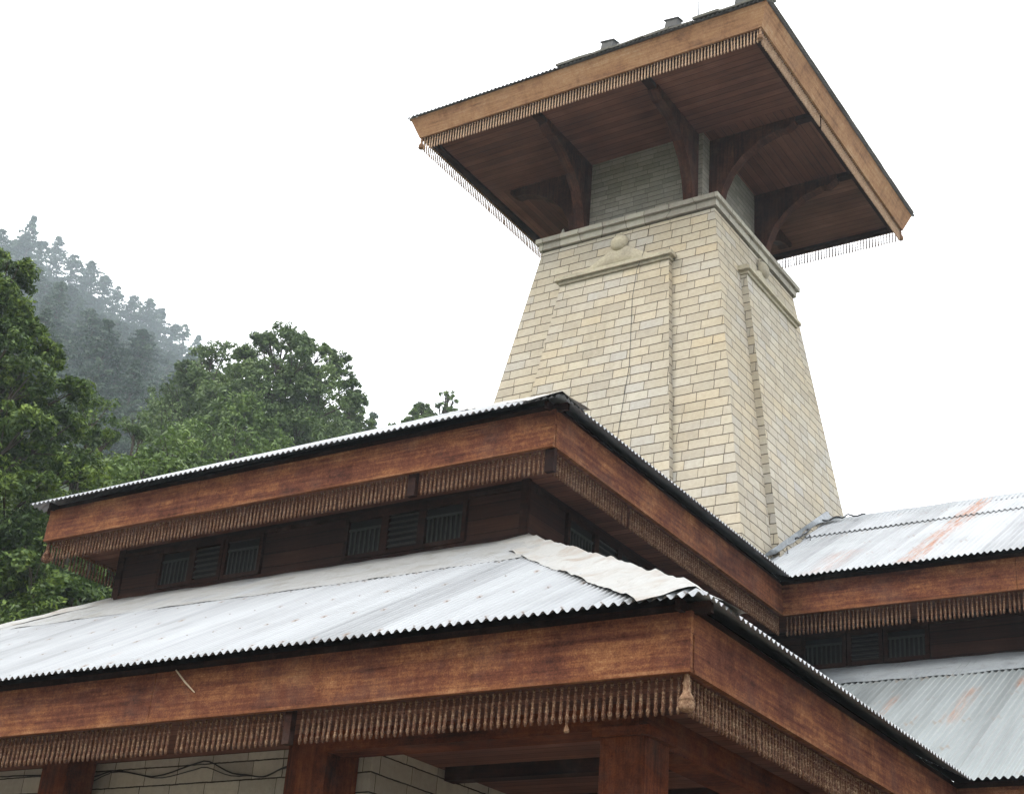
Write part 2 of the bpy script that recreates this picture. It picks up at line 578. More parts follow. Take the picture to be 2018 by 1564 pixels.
def ground_z(x, y):
    d = math.hypot(x, y)
    az = math.degrees(math.atan2(x, y))
    s0 = hill_slope(az)
    t = max(0, d - 26)
    crest = 375 + 20 * math.sin(az * .35)
    z = s0 * (t if d < crest else (crest - 26) - (d - crest) * .45)
    z *= min(1, t / 12)
    amp = min(1, t / 40)
    z += amp * (mnoise.noise(Vector((x * .02, y * .02, 3))) * 6 + mnoise.noise(Vector((x * .07, y * .07, 9))) * 1.6)
    return max(z, -.5) if d > 26 else 0.


g = MB()
rr = [0.01, 6, 12, 18, 23, 26, 28, 30, 33, 36, 40] + [40 + 6 * i for i in range(1, 42)] + [310, 335, 360, 380, 395, 410, 430, 460, 500, 560]
angs = [R(-180 + 2 * i) for i in range(181)]
g.grid([[(r * math.sin(a), r * math.cos(a), ground_z(r * math.sin(a), r * math.cos(a))) for a in angs] for r in rr])
ground = g.build('ground', M['paving'])
n_ = NT('ground_and_scrub')
gp = n_.n('NewGeometry').outputs['Position']
dist = n_.n('VectorMath', {0: gp}, operation='LENGTH').outputs['Value']
gn = n_.noise(gp, .5, 5, .7)
gc = n_.mix(n_.mr(gn, .3, .7), (.16, .14, .11), (.24, .215, .18))
hc_ = n_.mix(n_.mr(n_.noise(gp, .09, 6, .7), .35, .65), (.022, .036, .015), (.060, .085, .030))
gc = n_.mix(n_.mr(dist, 25, 34), gc, hc_)
ground.data.materials[0] = n_.pbr(gc, .95, n_.bump(gn, .4, .1), spec=.1)
tag(ground, kind='structure')

# ------------------------------------------------------------------ hall
HALL = empty('temple_hall', (-9.5, 13.5, 0), 'timber temple hall with two tiers of corrugated metal roofs and red-brown carved eaves', 'temple hall')


def wob(u, k, sd):
    return mnoise.noise(Vector((u * .9, k * .7, sd))) * .006 + mnoise.noise(Vector((math.floor(u / .66) * 3.1, k * .3, sd + 5))) * .006


def corr(O, e, n, z0, u0, u1, k0f, k1f, lift=0., rows=7, amp=.0155, pitch=.08, s=SL, sd=1., mb=None):
    """corrugated sheet: eave line from O along e, sloping up along n"""
    mb = mb or MB()
    O, e, n = Vector((*O, 0)), Vector((*e, 0)), Vector((*n, 0))
    N = max(2, int((u1 - u0) / pitch * 8))
    P, UV = [], []
    for i in range(N + 1):
        u = u0 + (u1 - u0) * i / N
        ka, kb = k0f(u), k1f(u)
        kb = max(kb, ka)
        ragged = .012 * mnoise.noise(Vector((math.floor(u / .66) * 7.7, sd, 2)))
        row, ruv = [], []
        for j in range(rows + 1):
            k = ka + (kb - ka) * j / rows + (ragged if j == 0 else 0)
            p = O + e * u + n * k
            p.z = z0 + s * k + amp * math.sin(2 * math.pi * u / pitch) + lift + wob(u, k, sd)
            row.append(p)
            ruv.append((u, k * 1.16))
        P.append(row)
        UV.append(ruv)
    mb.grid(P, UV)
    return mb


def flat_strip(O, e, n, z0, u0, u1, k0f, k1f, lift, rows=4, step=.12, s=SL, crumple=.008, sd=3., mb=None):
    mb = mb or MB()
    O, e, n = Vector((*O, 0)), Vector((*e, 0)), Vector((*n, 0))
    N = max(2, int((u1 - u0) / step))
    P = []
    for i in range(N + 1):
        u = u0 + (u1 - u0) * i / N
        row = []
        for j in range(rows + 1):
            ka, kb = k0f(u), max(k0f(u), k1f(u))
            k = ka + (kb - ka) * j / rows
            if j == 0:
                k += .02 * mnoise.noise(Vector((u * 1.3, sd, 1)))
            p = O + e * u + n * k
            p.z = z0 + s * k + lift + crumple * mnoise.noise(Vector((u * 3, k * 3, sd))) * 2
            row.append(p)
        P.append(row)
    mb.grid(P)
    return mb


def hip(P0, P1, sides, half=.33, lift=.03, crumple=.016, sd=2.):
    """bent cap sheet along a hip from P0 (eave) to P1"""
    P0, P1 = Vector(P0), Vector(P1)
    d = (P1 - P0)
    dn = d.normalized()
    q = [(Vector(v) - dn * Vector(v).dot(dn)).normalized() for v in sides]
    N = int(d.length / .09)
    ts = [-1, -.8, -.55, -.3, -.12, 0, .12, .3, .55, .8, 1]
    P = []
    for i in range(N + 1):
        c = P0 + d * i / N
        row = []
        for t in ts:
            side = q[0] if t < 0 else q[1]
            p = c + side * (abs(t) * half * (1 + .02 * mnoise.noise(Vector((i * .5, sd, t)))))
            p.z += lift * (1 - .45 * abs(t)) + crumple * (mnoise.noise(Vector((c.x * 3.2, c.y * 3.2, t * 2.2 + sd))) + .5 * mnoise.noise(Vector((c.x * 8, c.y * 8, t * 4 + sd))))
            row.append(p)
        P.append(row)
    mb = MB()
    mb.grid(P)
    return mb


zA, zB = AZ + RZ, BZ + RZ
# lower roof: front, side and wing slopes
LA = AX - AXL
sheetA = corr((AX, AY), (-1, 0), (0, 1), zA, -OV, LA, lambda u: -OV, lambda u: min(u, KA - .15, LA - u + .0) if u > -OV else -OV, sd=1.)
lower_front = sheetA.build('lower_roof', M['metal'], HALL, HALL)
LS = AY2 - AY
lower_side = corr((AX, AY), (0, 1), (-1, 0), zA, -OV, WYW - AY, lambda u: max(-OV, u - LS), lambda u: min(u, KA), sd=2.).build('lower_roof', M['metal'], HALL, HALL)
WL = XE - AX
lower_wing = corr((AX, AY2), (1, 0), (0, 1), zA, -KA, WL, lambda u: max(-OV, -u), lambda u: KAW, sd=3.).build('lower_roof', M['metal_lw'], HALL, HALL)
tag(lower_wing, 'lower roof slope with small rust spots')
flat_strip((AX, AY), (-1, 0), (0, 1), zA, 2.35, LA - 2.35, lambda u: 2.42 + .25 * max(0, (u - 5) / 6), lambda u: min(u, KA, LA - u), .016, sd=4.).build('flashing', M['flash'], lower_front, HALL)
flat_strip((AX, AY2), (1, 0), (0, 1), zA, -KA, WL, lambda u: max(KAW - .75, -u), lambda u: KAW, .016, sd=6.).build('flashing', M['lead'], lower_wing, HALL)
hip((AX + .05, AY - .05, zA - SL * .05), (AX - KA - .03, AY + KA + .03, zA + SL * KA), ((-1, 0, 0), (0, 1, 0)), half=.42, lift=.05, crumple=.034).build('hip_cap', M['hip'], lower_front, HALL)
hip((AXL + .2, AY + .2, zA + SL * .2), (AXL + KA, AY + KA, zA + SL * KA), ((1, 0, 0), (0, 1, 0)), half=.36, lift=.05, sd=8.).build('hip_cap', M['hip'], lower_front, HALL)

# upper roof
LB = BX - BXL
HB = LB / 2
RID = 3.87                                   # wing ridge run
upper_front = corr((BX, BY), (-1, 0), (0, 1), zB, -OV, LB + OV, lambda u: -OV, lambda u: min(u, LB - u), sd=11.).build('upper_roof', M['metal'], HALL, HALL)
upper_side = corr((BX, BY), (0, 1), (-1, 0), zB, -OV, BY2 - BY + HB, lambda u: max(-OV, u - (BY2 - BY)), lambda u: min(u, HB), sd=12.).build('upper_roof', M['metal'], HALL, HALL)
upper_left = corr((BXL, BY), (0, 1), (1, 0), zB, -OV, BY2 - BY + HB, lambda u: -OV, lambda u: min(u, HB), sd=13., rows=3).build('upper_roof', M['metal'], HALL, HALL)
uw = corr((BX, BY2), (1, 0), (0, 1), zB, -HB, XE - BX, lambda u: max(-OV, -u), lambda u: max(2.72 + .02 * math.sin(u), -u), sd=14.)
upper_wing = uw.build('upper_roof', M['metal_uw'], HALL, HALL)
tag(upper_wing, 'upper roof slope with a long rust streak')
corr((BX, BY2), (1, 0), (0, 1), zB, -HB + .3, XE - BX, lambda u: max(2.55, -u), lambda u: RID, lift=.022, rows=3, sd=15.).build('lap_sheet', M['metal_uw'], upper_wing, HALL)
back = corr((BX, BY2 + 2 * RID), (1, 0), (0, -1), zB, -HB, XE - BX, lambda u: -OV, lambda u: RID, rows=2, sd=16.).build('upper_roof', M['metal'], HALL, HALL)
hip((BX - .9, BY2 + RID, zB + SL * RID), (XE, BY2 + RID, zB + SL * RID), ((0, -1, -SL), (0, 1, -SL)), half=.40, lift=.035, crumple=.007, sd=17.).build('ridge_cap', M['lead'], upper_wing, HALL)
hip((BX + .2, BY - .2, zB - SL * .2), (BX - HB, BY + HB, zB + SL * HB), ((-1, 0, 0), (0, 1, 0)), half=.34, lift=.03, sd=18.).build('hip_cap', M['hip'], upper_front, HALL)

# unseen decks added right under the sheets to stop light leaking in
dk = MB()


def deck(mb, pts):
    mb.face([Vector(p) for p in pts])


dz = -.10
k0 = .002
deck(dk, [(AX - k0, AY + k0, zA + SL * k0 + dz), (AXL, AY + k0, zA + SL * k0 + dz), (AXL + KA, WYF, zA + SL * KA + dz), (AX - KA, WYF, zA + SL * KA + dz)])
deck(dk, [(AX - k0, AY + k0, zA + SL * k0 + dz), (AX - KA, WYF, zA + SL * KA + dz), (AX - KA, AY2 + KA, zA + SL * KA + dz), (AX - k0, AY2 + k0, zA + SL * k0 + dz)])
deck(dk, [(AX - k0, AY2 + k0, zA + SL * k0 + dz), (AX - KA, AY2 + KA, zA + SL * KA + dz), (XE, AY2 + KAW, zA + SL * KAW + dz), (XE, AY2 + k0, zA + SL * k0 + dz)])
deck(dk, [(BX - k0, BY + k0, zB + SL * k0 + dz), (BXL + k0, BY + k0, zB + SL * k0 + dz), (BXL + HB, BY + HB, zB + SL * HB + dz)])
deck(dk, [(BX - k0, BY + k0, zB + SL * k0 + dz), (BX - HB, BY + HB, zB + SL * HB + dz), (BX - HB, BY2 + HB, zB + SL * HB + dz), (BX - k0, BY2 + k0, zB + SL * k0 + dz)])
deck(dk, [(BXL + k0, BY + k0, zB + SL * k0 + dz), (BX - HB, BY + HB, zB + SL * HB + dz), (BX - HB, BY2 + HB, zB + SL * HB + dz), (BXL + k0, BY2 + HB, zB + SL * k0 + dz)])
deck(dk, [(BX - k0, BY2 + k0, zB + SL * k0 + dz), (BX - HB, BY2 + HB, zB + SL * HB + dz), (XE, BY2 + RID, zB + SL * RID + dz), (XE, BY2 + k0, zB + SL * k0 + dz)])
dk.build('light_stop_deck', M['dark'], HALL, HALL)


# fascias: boards butted end to end along each eave, with a worn lower bead
def fascia_run(p, q, outn, z, h, mat, bead, name='fascia', parent=HALL, sd=0):
    p, q, outn = Vector((*p, 0)), Vector((*q, 0)), Vector((*outn, 0))
    L = (q - p).length
    e = (q - p) / L
    r = random.Random(sd)
    mb, bb = MB(), MB()
    u = 0
    while u < L - .01:
        l = min(r.uniform(2.3, 3.3), L - u)
        if L - u - l < .7:
            l = L - u
        a, b = u + .002, u + l - .002
        j = r.uniform(-.003, .003)
        zz = z + r.uniform(-.003, .003)
        up_ = .36 * h + zz + .27 * h
        for (za, zb, t) in ((zz + .028, up_, .0), (up_ + .004, zz + h, .010)):
            poly = [p + e * a + outn * (j - t) + Vector((0, 0, za)), p + e * b + outn * (j - t) + Vector((0, 0, za)),
                    p + e * b + outn * (j - t) + Vector((0, 0, zb)), p + e * a + outn * (j - t) + Vector((0, 0, zb))]
            mb.prism(poly, -outn * .035)
        poly = [p + e * a + outn * (.006 + j) + Vector((0, 0, zz)), p + e * b + outn * (.006 + j) + Vector((0, 0, zz)),
                p + e * b + outn * (.006 + j) + Vector((0, 0, zz + .026)), p + e * a + outn * (.006 + j) + Vector((0, 0, zz + .026))]
        bb.prism(poly, -outn * .045)
        u += l
    o = mb.build(name, mat, parent, HALL)
    bb.build('bead', bead, o, HALL)
    tb = MB()
    p = p - e * .12
    q = q + e * .12
    poly = [p - outn * .05 + Vector((0, 0, z + h - .01)), q - outn * .05 + Vector((0, 0, z + h - .01)), q - outn * .05 + Vector((0, 0, z + .50)), p - outn * .05 + Vector((0, 0, z + .50))]
    tb.prism(poly, -outn * .04)
    tb.build('shade_batten', M['dark'], o, HALL)  # dark recessed strip; the overhang's shade is put into its colour
    return o


fascia_run((AX, AY), (AXL, AY), (0, -1), AZ, FH, M['fascia'], M['fascia_pale'], sd=1)
fascia_run((AX, AY + .046), (AX, AY2 - .002), (1, 0), AZ, FH, M['fascia'], M['fascia_pale'], sd=2)
fascia_run((AX - .034, AY2), (XE, AY2), (0, -1), AZ, FH, M['fascia'], M['fascia_pale'], sd=3)
fascia_run((BX, BY), (BXL, BY), (0, -1), BZ, FH, M['fascia'], M['fascia_pale'], sd=4)
fascia_run((BX, BY + .046), (BX, BY2 - .002), (1, 0), BZ, FH, M['fascia'], M['fascia_pale'], sd=5)
fascia_run((BX - .034, BY2), (XE, BY2), (0, -1), BZ, FH, M['fascia'], M['fascia_pale'], sd=6)
fascia_run((AXL, AY + .046), (AXL, AY2), (-1, 0), AZ, FH, M['fascia'], M['fascia_pale'], sd=8)
fascia_run((BXL, BY + .046), (BXL, BY2 + 2), (-1, 0), BZ, FH, M['fascia'], M['fascia_pale'], sd=7)

# soffits and ceiling
cz = AZ + .022
sf = MB()
sf.box((AXL, AY + .05, cz), (AX - .05, AY2 + .03, cz + .03))
sf.box((AX - 4.5, AY2 + .04, cz), (XE, WYW + .5, cz + .03))
sf.build('ceiling', M['soffit'], HALL, HALL)
sf = MB()
bz = BZ + .02
sf.box((BXL + .05, BY + .05, bz), (BX - .05, WYF + .02, bz + .03))
sf.box((WXR - .02, WYF + .03, bz), (BX - .05, BY2 + .04, bz + .03))
sf.box((WXR - .02, BY2 + .05, bz), (XE, WYW + .02, bz + .03))
sf.box((BXL + .05, WYF + .03, bz), (WXL + .02, BY2 + 2, bz + .03))
sf.build('soffit', M['soffit'], HALL, HALL)

# clerestory walls
cw = MB()
cw.box((WXL, WYF, 6.9), (WXR, WYF + .07, bz - .003))
cw.box((WXR - .07, WYF + .073, 6.9), (WXR, WYW + .07, bz - .003))
cw.box((WXR + .003, WYW, 7.0), (XE, WYW + .07, bz - .003))
cw.box((WXL, WYF + .073, 6.0), (WXL + .07, BY2 + 2, bz - .003))
cw.box((XE + .003, AY2 + .1, 0), (XE + .10, BY2 + 2 * RID, zB + SL * RID - .12))
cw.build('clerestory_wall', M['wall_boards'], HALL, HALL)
tr = MB()                                    # sill and head rails, corner posts
for za, zb in ((7.16, 7.23), (7.745, 7.80)):
    tr.box((WXL + .09, WYF - .03, za), (WXR - .09, WYF - .002, zb))
for za, zb in ((7.22, 7.29), (7.745, 7.80)):
    tr.box((WXR + .09, WYW - .03, za), (XE, WYW - .002, zb))
for za, zb in ((7.745, 7.80),):
    tr.box((WXR + .002, WYF + .12, za), (WXR + .03, WYW - .05, zb))
tr.box((WXL - .02, WYF - .035, 6.9), (WXL + .085, WYF - .002, bz - .004))
tr.box((WXR - .085, WYF - .035, 6.9), (WXR + .02, WYF - .002, bz - .004))
tr.build('rail', M['dark'], HALL, HALL)


def window(c0, c1, z0, z1, outn, kind):
    """small clerestory window; c0, c1 = ends (x, y) on the wall face"""
    c0, c1, o = Vector((*c0, 0)), Vector((*c1, 0)), Vector((*outn, 0))
    e = (c1 - c0).normalized()
    L = (c1 - c0).length

    def bx(mb, u0, u1, za, zb, d0, d1):
        poly = [c0 + e * u0 + o * d0 + Vector((0, 0, za)), c0 + e * u1 + o * d0 + Vector((0, 0, za)), c0 + e * u1 + o * d0 + Vector((0, 0, zb)), c0 + e * u0 + o * d0 + Vector((0, 0, zb))]
        mb.prism(poly, o * (d1 - d0))
    f = MB()
    t = .05
    bx(f, -t, 0, z0 - t, z1 + t, .002, .05)
    bx(f, L, L + t, z0 - t, z1 + t, .002, .05)
    bx(f, .001, L - .001, z0 - t, z0, .002, .046)
    bx(f, .001, L - .001, z1, z1 + t, .002, .046)
    fr = f.build('window', M['dark'], HALL, HALL)
    b = MB()
    bx(b, .001, L - .001, z0 + .001, z1 - .001, .002, .008)
    b.build('dark_panel', M['dark_fill'], fr, HALL)  # solid backing panel, interior darkness put into its colour
    s_ = MB()
    if kind == 'lattice':
        k = max(4, int(L / .062))
        for i in range(k):
            u = (i + .5) * L / k
            bx(s_, u - .011, u + .011, z0 + .002, z0 + (z1 - z0) * (.70 if i % 1 == 0 else .6), .012, .028)
        bx(s_, .002, L - .002, z0 + (z1 - z0) * .70 + .002, z0 + (z1 - z0) * .70 + .03, .012, .03)
    else:
        k = 6
        for i in range(k):
            z = z0 + (i + .3) * (z1 - z0) / k
            poly = [c0 + e * .002 + o * .01 + Vector((0, 0, z + .035)), c0 + e * .002 + o * .04 + Vector((0, 0, z)), c0 + e * .002 + o * .044 + Vector((0, 0, z + .012)), c0 + e * .002 + o * .012 + Vector((0, 0, z + .047))]
            s_.prism(poly, e * (L - .004))
    s_.build('lattice' if kind == 'lattice' else 'louvre', M['slat'] if kind == 'lattice' else M['louvre'], fr, HALL)


for a, b, kd in ((-13.60, -13.12, 'lattice'), (-13.02, -12.62, 'louvre'), (-12.50, -11.98, 'lattice'), (-10.62, -10.14, 'lattice'), (-10.04, -9.62, 'louvre'), (-9.52, -9.02, 'lattice')):
    window((a, WYF), (b, WYF), 7.28, 7.70, (0, -1), kd)
for a, b, kd in ((13.40, 13.95, 'lattice'), (14.05, 14.5, 'louvre'), (14.6, 15.1, 'lattice'), (16.3, 16.8, 'lattice')):
    window((WXR, a), (WXR, b), 7.28, 7.70, (1, 0), kd)
for a, b, kd in ((-7.45, -6.92, 'lattice'), (-6.80, -6.42, 'louvre'), (-6.30, -5.8, 'lattice'), (-4.2, -3.7, 'lattice')):
    window((a, WYW), (b, WYW), 7.34, 7.70, (0, -1), kd)

# posts, beams, stone wall under the lower roof
CI = .68
cy0 = AY + CI
PW = .37


def post(x0, x1, y0, y1, ztop=AZ - .15, cap=False):
    p = MB()
    p.box((x0, y0, 0.16), (x1, y1, ztop))
    o = bevel(p.build('post', M['post'], HALL, HALL), .02, 2)
    c = MB()                                  # low bracket capital
    xc, yc = (x0 + x1) / 2, (y0 + y1) / 2
    w2 = (x1 - x0) / 2
    if cap:
        c.box((xc - w2 - .045, yc - w2 - .045, ztop - .07), (xc + w2 + .045, yc + w2 + .045, ztop - .002))
        bevel(c.build('capital', M['beam'], o, HALL), .012)
    b = MB()
    b.box((xc - w2 - .06, yc - w2 - .06, 0), (xc + w2 + .06, yc + w2 + .06, .158))
    b.build('post_base', M['carved'], o, HALL)


post(AX - CI - PW, AX - CI, cy0, cy0 + PW, cap=True)
post(-8.40, -7.98, cy0 + .08, cy0 + .50, ztop=cz - .003)
post(-11.40, -11.06, cy0 + .08, cy0 + .42, ztop=cz - .003)
post(-14.5, -14.12, cy0 + .08, cy0 + .46, ztop=cz - .003)
post(AX - CI - PW, AX - CI, AY2 - 1.6, AY2 - 1.6 + PW)
bm = MB()
bm.box((-7.975, cy0 + .05, AZ - .15), (AX - CI - .345, cy0 + .32, cz - .003))
bevel(bm.build('beam', M['beam'], HALL, HALL), .012)
bm = MB()
bm.box((AX - CI - .34, cy0 + PW + .08, AZ - .22), (AX - CI - .05, AY2 + .5, cz - .003))
bevel(bm.build('beam', M['beam'], HALL, HALL), .012)
bm = MB()
bm.box((AX - CI - .05 + .002, cy0 - .02, AZ - .15), (AX - CI - .34, cy0 + PW + .078, cz - .003))
bevel(bm.build('beam', M['beam'], HALL, HALL), .012)
for yy in (10.9, 12.2, 13.5):
    bm = MB()
    bm.box((-7.78, yy, AZ - .10), (AX - CI - .36, yy + .14, cz - .003))
    bm.build('joist', M['dark'], HALL, HALL)
sw = MB()
WFY = cy0 + .52
sw.box((-18, WFY, 0), (-7.86, WFY + .3, cz - .004))
sw.box((-8.16, WFY + .302, 0), (-7.86, 19, cz - .004))
sw.build('stone_wall', M['stone_wall'], HALL, HALL)
sw = MB()                                     # hall body further in, so the porch has a back
sw.box((-7.855, 16.2, 0), (XE, 16.4, cz - .004))
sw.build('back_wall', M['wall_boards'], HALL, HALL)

# ------------------------------------------------------------------ baluster fringes
PROF = [(0, .007), (-.008, .013), (-.02, .013), (-.028, .009), (-.075, .011), (-.085, .016), (-.095, .010), (-.105, .016), (-.115, .010), (-.165, .0145), (-.205, .011), (-.215, .017), (-.23, .017), (-.238, .011), (-.25, .014), (-.262, .004)]
BL = .268


def bal_mesh(mat, name, nseg=7):
    b = MB()
    b.lathe((0, 0, 0), [(z_, r_ * .97) for z_, r_ in PROF], nseg)
    return b.mesh(name, mat)


def run_pts(p, q, z, pitch=.057, gaps=()):
    p, q = Vector((*p, z)), Vector((*q, z))
    L = (q - p).length
    k = int(L / pitch)
    return [p + (q - p) * ((i + .5) / k) for i in range(k) if not any(abs((i + .5) * L / k - g_) < .075 for g_ in gaps)]


IN = .075
blocks = []


def fringes(root, pts, me, mat, ncap=100):
    def key(p):
        x, y = project(p)
        return ((p - CAM).length + (0 if -5 < x < 2023 and y < 1575 else 50))
    pts = [p for p in sorted(pts, key=key) if rng.random() > .004]
    for p in pts[:ncap]:
        o = bpy.data.objects.new('baluster', me)
        COL.objects.link(o)
        o.parent = root
        o.location = p - root.location
        tl = .06 if rng.random() < .05 else .008
        o.rotation_euler = (rng.uniform(-tl, tl), rng.uniform(-tl, tl), rng.uniform(0, 6))
    # the remaining ones as one mesh
    V = np.empty(len(me.vertices) * 3)
    me.vertices.foreach_get('co', V)
    V = V.reshape(-1, 3)
    F = np.array([list(p.vertices) for p in me.polygons])
    r2 = np.random.RandomState(3)
    vs, fs = [], []
    for i, p in enumerate(pts[ncap:]):
        q = V.copy()
        tx, ty = r2.uniform(-.008, .008, 2) * (8 if r2.rand() < .05 else 1)
        q[:, 0] += q[:, 2] * tx
        q[:, 1] += q[:, 2] * ty
        vs.append(q + np.array(p - root.location))
        fs.append(F + i * len(V))
    if vs:
        nm = bpy.data.meshes.new('baluster_rows')
        nm.from_pydata(np.concatenate(vs).tolist(), [], np.concatenate(fs).tolist())
        ul = nm.uv_layers.new(name='UVMap')
        uvs = np.empty(len(me.loops) * 2)
        me.uv_layers[0].data.foreach_get('uv', uvs)
        ul.data.foreach_set('uv', np.tile(uvs, len(vs)))
        nm.polygons.foreach_set('use_smooth', [True] * len(nm.polygons))
        nm.materials.append(mat)
        o = bpy.data.objects.new('baluster_rows', nm)
        COL.objects.link(o)
        o.parent = root
        tag(o, kind='stuff')


hp = []
hp += run_pts((AX - .09, AY + IN), (-16.5, AY + IN), AZ, gaps=(AX - .09 + 7.82,))
hp += run_pts((AX - IN, AY + .12), (AX - IN, AY2 + .04), AZ)
hp += run_pts((AX, AY2 + IN), (1.5, AY2 + IN), AZ)
hp += run_pts((BX - .12, BY + IN), (BXL + .09, BY + IN), BZ, gaps=(BX - .12 + 9.29,))
hp += run_pts((BX - IN, BY + .14), (BX - IN, BY2 + .04), BZ)
hp += run_pts((BX, BY2 + IN), (0.5, BY2 + IN), BZ)
hp += run_pts((BXL + IN, BY + .12), (BXL + IN, BY2 + 1.5), BZ)
fringes(HALL, hp, bal_mesh(M['bal'], 'baluster'), M['bal'])
# square blocks that break the rows, corner blocks and the pendant
for (x, y, z, wd) in ((-9.29, BY + .075, BZ, .10), (-7.82, AY + .075, AZ, .07), (BX - .062, BY + .075, BZ, .11)):
    b = MB()
    b.box((x - wd / 2, y - .03, z - .255), (x + wd / 2, y + .03, z + .02))
    b.build('fringe_block', M['dark'], HALL, HALL)


def pendant(root, x, y, z, s=1., mat='pendant'):
    b = MB()
    b.lathe((x, y, z), [(0, .022 * s), (-.05 * s, .024 * s), (-.065 * s, .034 * s), (-.08 * s, .024 * s), (-.13 * s, .03 * s), (-.17 * s, .052 * s), (-.19 * s, .056 * s), (-.195 * s, .05 * s), (-.21 * s, .062 * s), (-.225 * s, .055 * s), (-.24 * s, .064 * s), (-.262 * s, .05 * s), (-.275 * s, .02 * s), (-.278 * s, .001)], 16)
    b.build('pendant', M[mat], root, root)


pendant(HALL, AX - .055, AY + .06, AZ, .92)
pendant(HALL, -5.31, AY + .09, AZ - .235, .32)
pendant(HALL, BXL + .05, BY + .06, BZ, 1.0, 'bal')

# ------------------------------------------------------------------ tower
SX, SY = -10.78, 20.665
TOWER = empty('stone_tower', (SX, SY, 0), 'tapering pale stone tower with a broad overhanging wooden roof', 'tower')
ZT = 15.385                                   # top of the tapering shaft


def hh(z):
    return 1.683 + .1498 * (15.3 - z)


sh = MB()
rows = [0., 8.3, 8.301, 10, 12, ZT]          # inside the hall the foot is straight
for za, zb in zip(rows, rows[1:]):
    a, b = (2.5 if za < 8.3 else hh(za)), (2.5 if zb < 8.301 else hh(zb))
    A4 = [(SX - a, SY - a, za), (SX + a, SY - a, za), (SX + a, SY + a, za), (SX - a, SY + a, za)]
    B4 = [(SX - b, SY - b, zb), (SX + b, SY - b, zb), (SX + b, SY + b, zb), (SX - b, SY + b, zb)]
    for i in range(4):
        j = (i + 1) % 4
        sh.face([A4[i], A4[j], B4[j], B4[i]])
shaft = sh.build('shaft', M['stone'], TOWER, TOWER)


def on_face(side, t, z, out):
    """point on a shaft face: side 0 front (-y), 1 right (+x), 2 back, 3 left"""
    h = hh(z) + out
    x, y = ((t, -h), (h, t), (-t, h), (-h, -t))[side]
    return Vector((SX + x, SY + y, z))


for side in range(4):
    sft = -.05 if side == 0 else .08 if side == 1 else 0
    zt, zb = 14.44, 8.4
    PR = .115
    pn = MB()

    def hp_(z):
        return 1.03 + .105 * (14.45 - z)
    prev = None
    for z in (zb, 10, 12, zt):
        q = [on_face(side, sft - hp_(z), z, -.02), on_face(side, sft - hp_(z), z, PR), on_face(side, sft + hp_(z), z, PR), on_face(side, sft + hp_(z), z, -.02)]
        if prev:
            for i in range(3):
                pn.face([prev[i], prev[i + 1], q[i + 1], q[i]])
        prev = q
    pn.face(prev)
    panel = pn.build('panel', M['stone'], TOWER, TOWER)
    cp = MB()
    for (z0, z1, o0, wd) in ((14.443, 14.50, .15, 1.06), (14.503, 14.56, .21, 1.115), (14.563, 14.60, .17, 1.09)):
        a = [on_face(side, sft - wd, z0, -.03), on_face(side, sft - wd, z0, o0), on_face(side, sft + wd, z0, o0), on_face(side, sft + wd, z0, -.03)]
        cp.prism(a, (0, 0, z1 - z0))
    bevel(cp.build('panel_cap', M['carved'], panel, TOWER), .012, 2)
    # smooth carved mound and dome over the cap
    rl = MB()
    P = []
    for i in range(25):
        t = -1 + 2 * i / 24
        top = 14.605 + .06 + .40 * math.exp(-(t * 2.0) ** 2)
        row = [on_face(side, sft + t * .95, 14.605, -.01), on_face(side, sft + t * .95, 14.605, .055), on_face(side, sft + t * .95, top - .03, .05), on_face(side, sft + t * .95, top, .03), on_face(side, sft + t * .95, top, -.02)]
        P.append(row)
    rl.grid(P)
    rl.build('carved_mound', M['carved'], panel, TOWER)
    md = MB()
    cx_ = sft - .02 if side == 0 else sft + .03
    P = []
    for i in range(9):
        fi = math.pi / 2 * i / 8
        row = []
        for k in range(21):
            th = 2 * math.pi * k / 20
            rad = .165 * math.sin(fi)
            row.append(on_face(side, cx_ + rad * math.cos(th), 15.13 + rad * math.sin(th) * 1.05, .02 + .13 * math.cos(fi)))
        P.append(row)
    md.grid(P)
    P = []
    for i in range(7):
        row = []
        z = 15.31 + .085 * i / 6
        for k in range(9):
            th = math.pi * k / 8
            rad = .055 * (1 - i / 6) ** .7 + .002
            row.append(on_face(side, cx_ + rad * math.cos(th), min(z, 15.37), .01 + rad * .9 * math.sin(th)))
        P.append(row)
    md.grid(P)
    md.build('carved_dome', M['carved'], panel, TOWER)

# cornice: two slabs
co = MB()
for z0, z1, hw in ((15.388, 15.415, 1.64), (15.418, 15.545, 1.715), (15.548, 15.635, 1.765)):
    co.box((SX - hw, SY - hw, z0), (SX + hw, SY + hw, z1))
bevel(co.build('cornice', M['cornice'], TOWER, TOWER), .012, 2)
# neck
nk = MB()
NH = 1.215
nk.box((SX - NH, SY - NH, 15.638), (SX + NH, SY + NH, TZ + .25))
nk.build('neck', M['neck'], TOWER, TOWER)
# small corner pinnacles on the cornice
for sx_, sy_ in ((-1, -1), (1, 1), (-1, 1)):
    f_ = MB()
    f_.lathe((SX + sx_ * 1.42, SY + sy_ * 1.42, 15.637), [(0, .11), (.06, .11), (.07, .075), (.16, .085), (.22, .05), (.32, .015), (.34, .001)], 12)
    f_.build('pinnacle', M['cornice'], TOWER, TOWER)


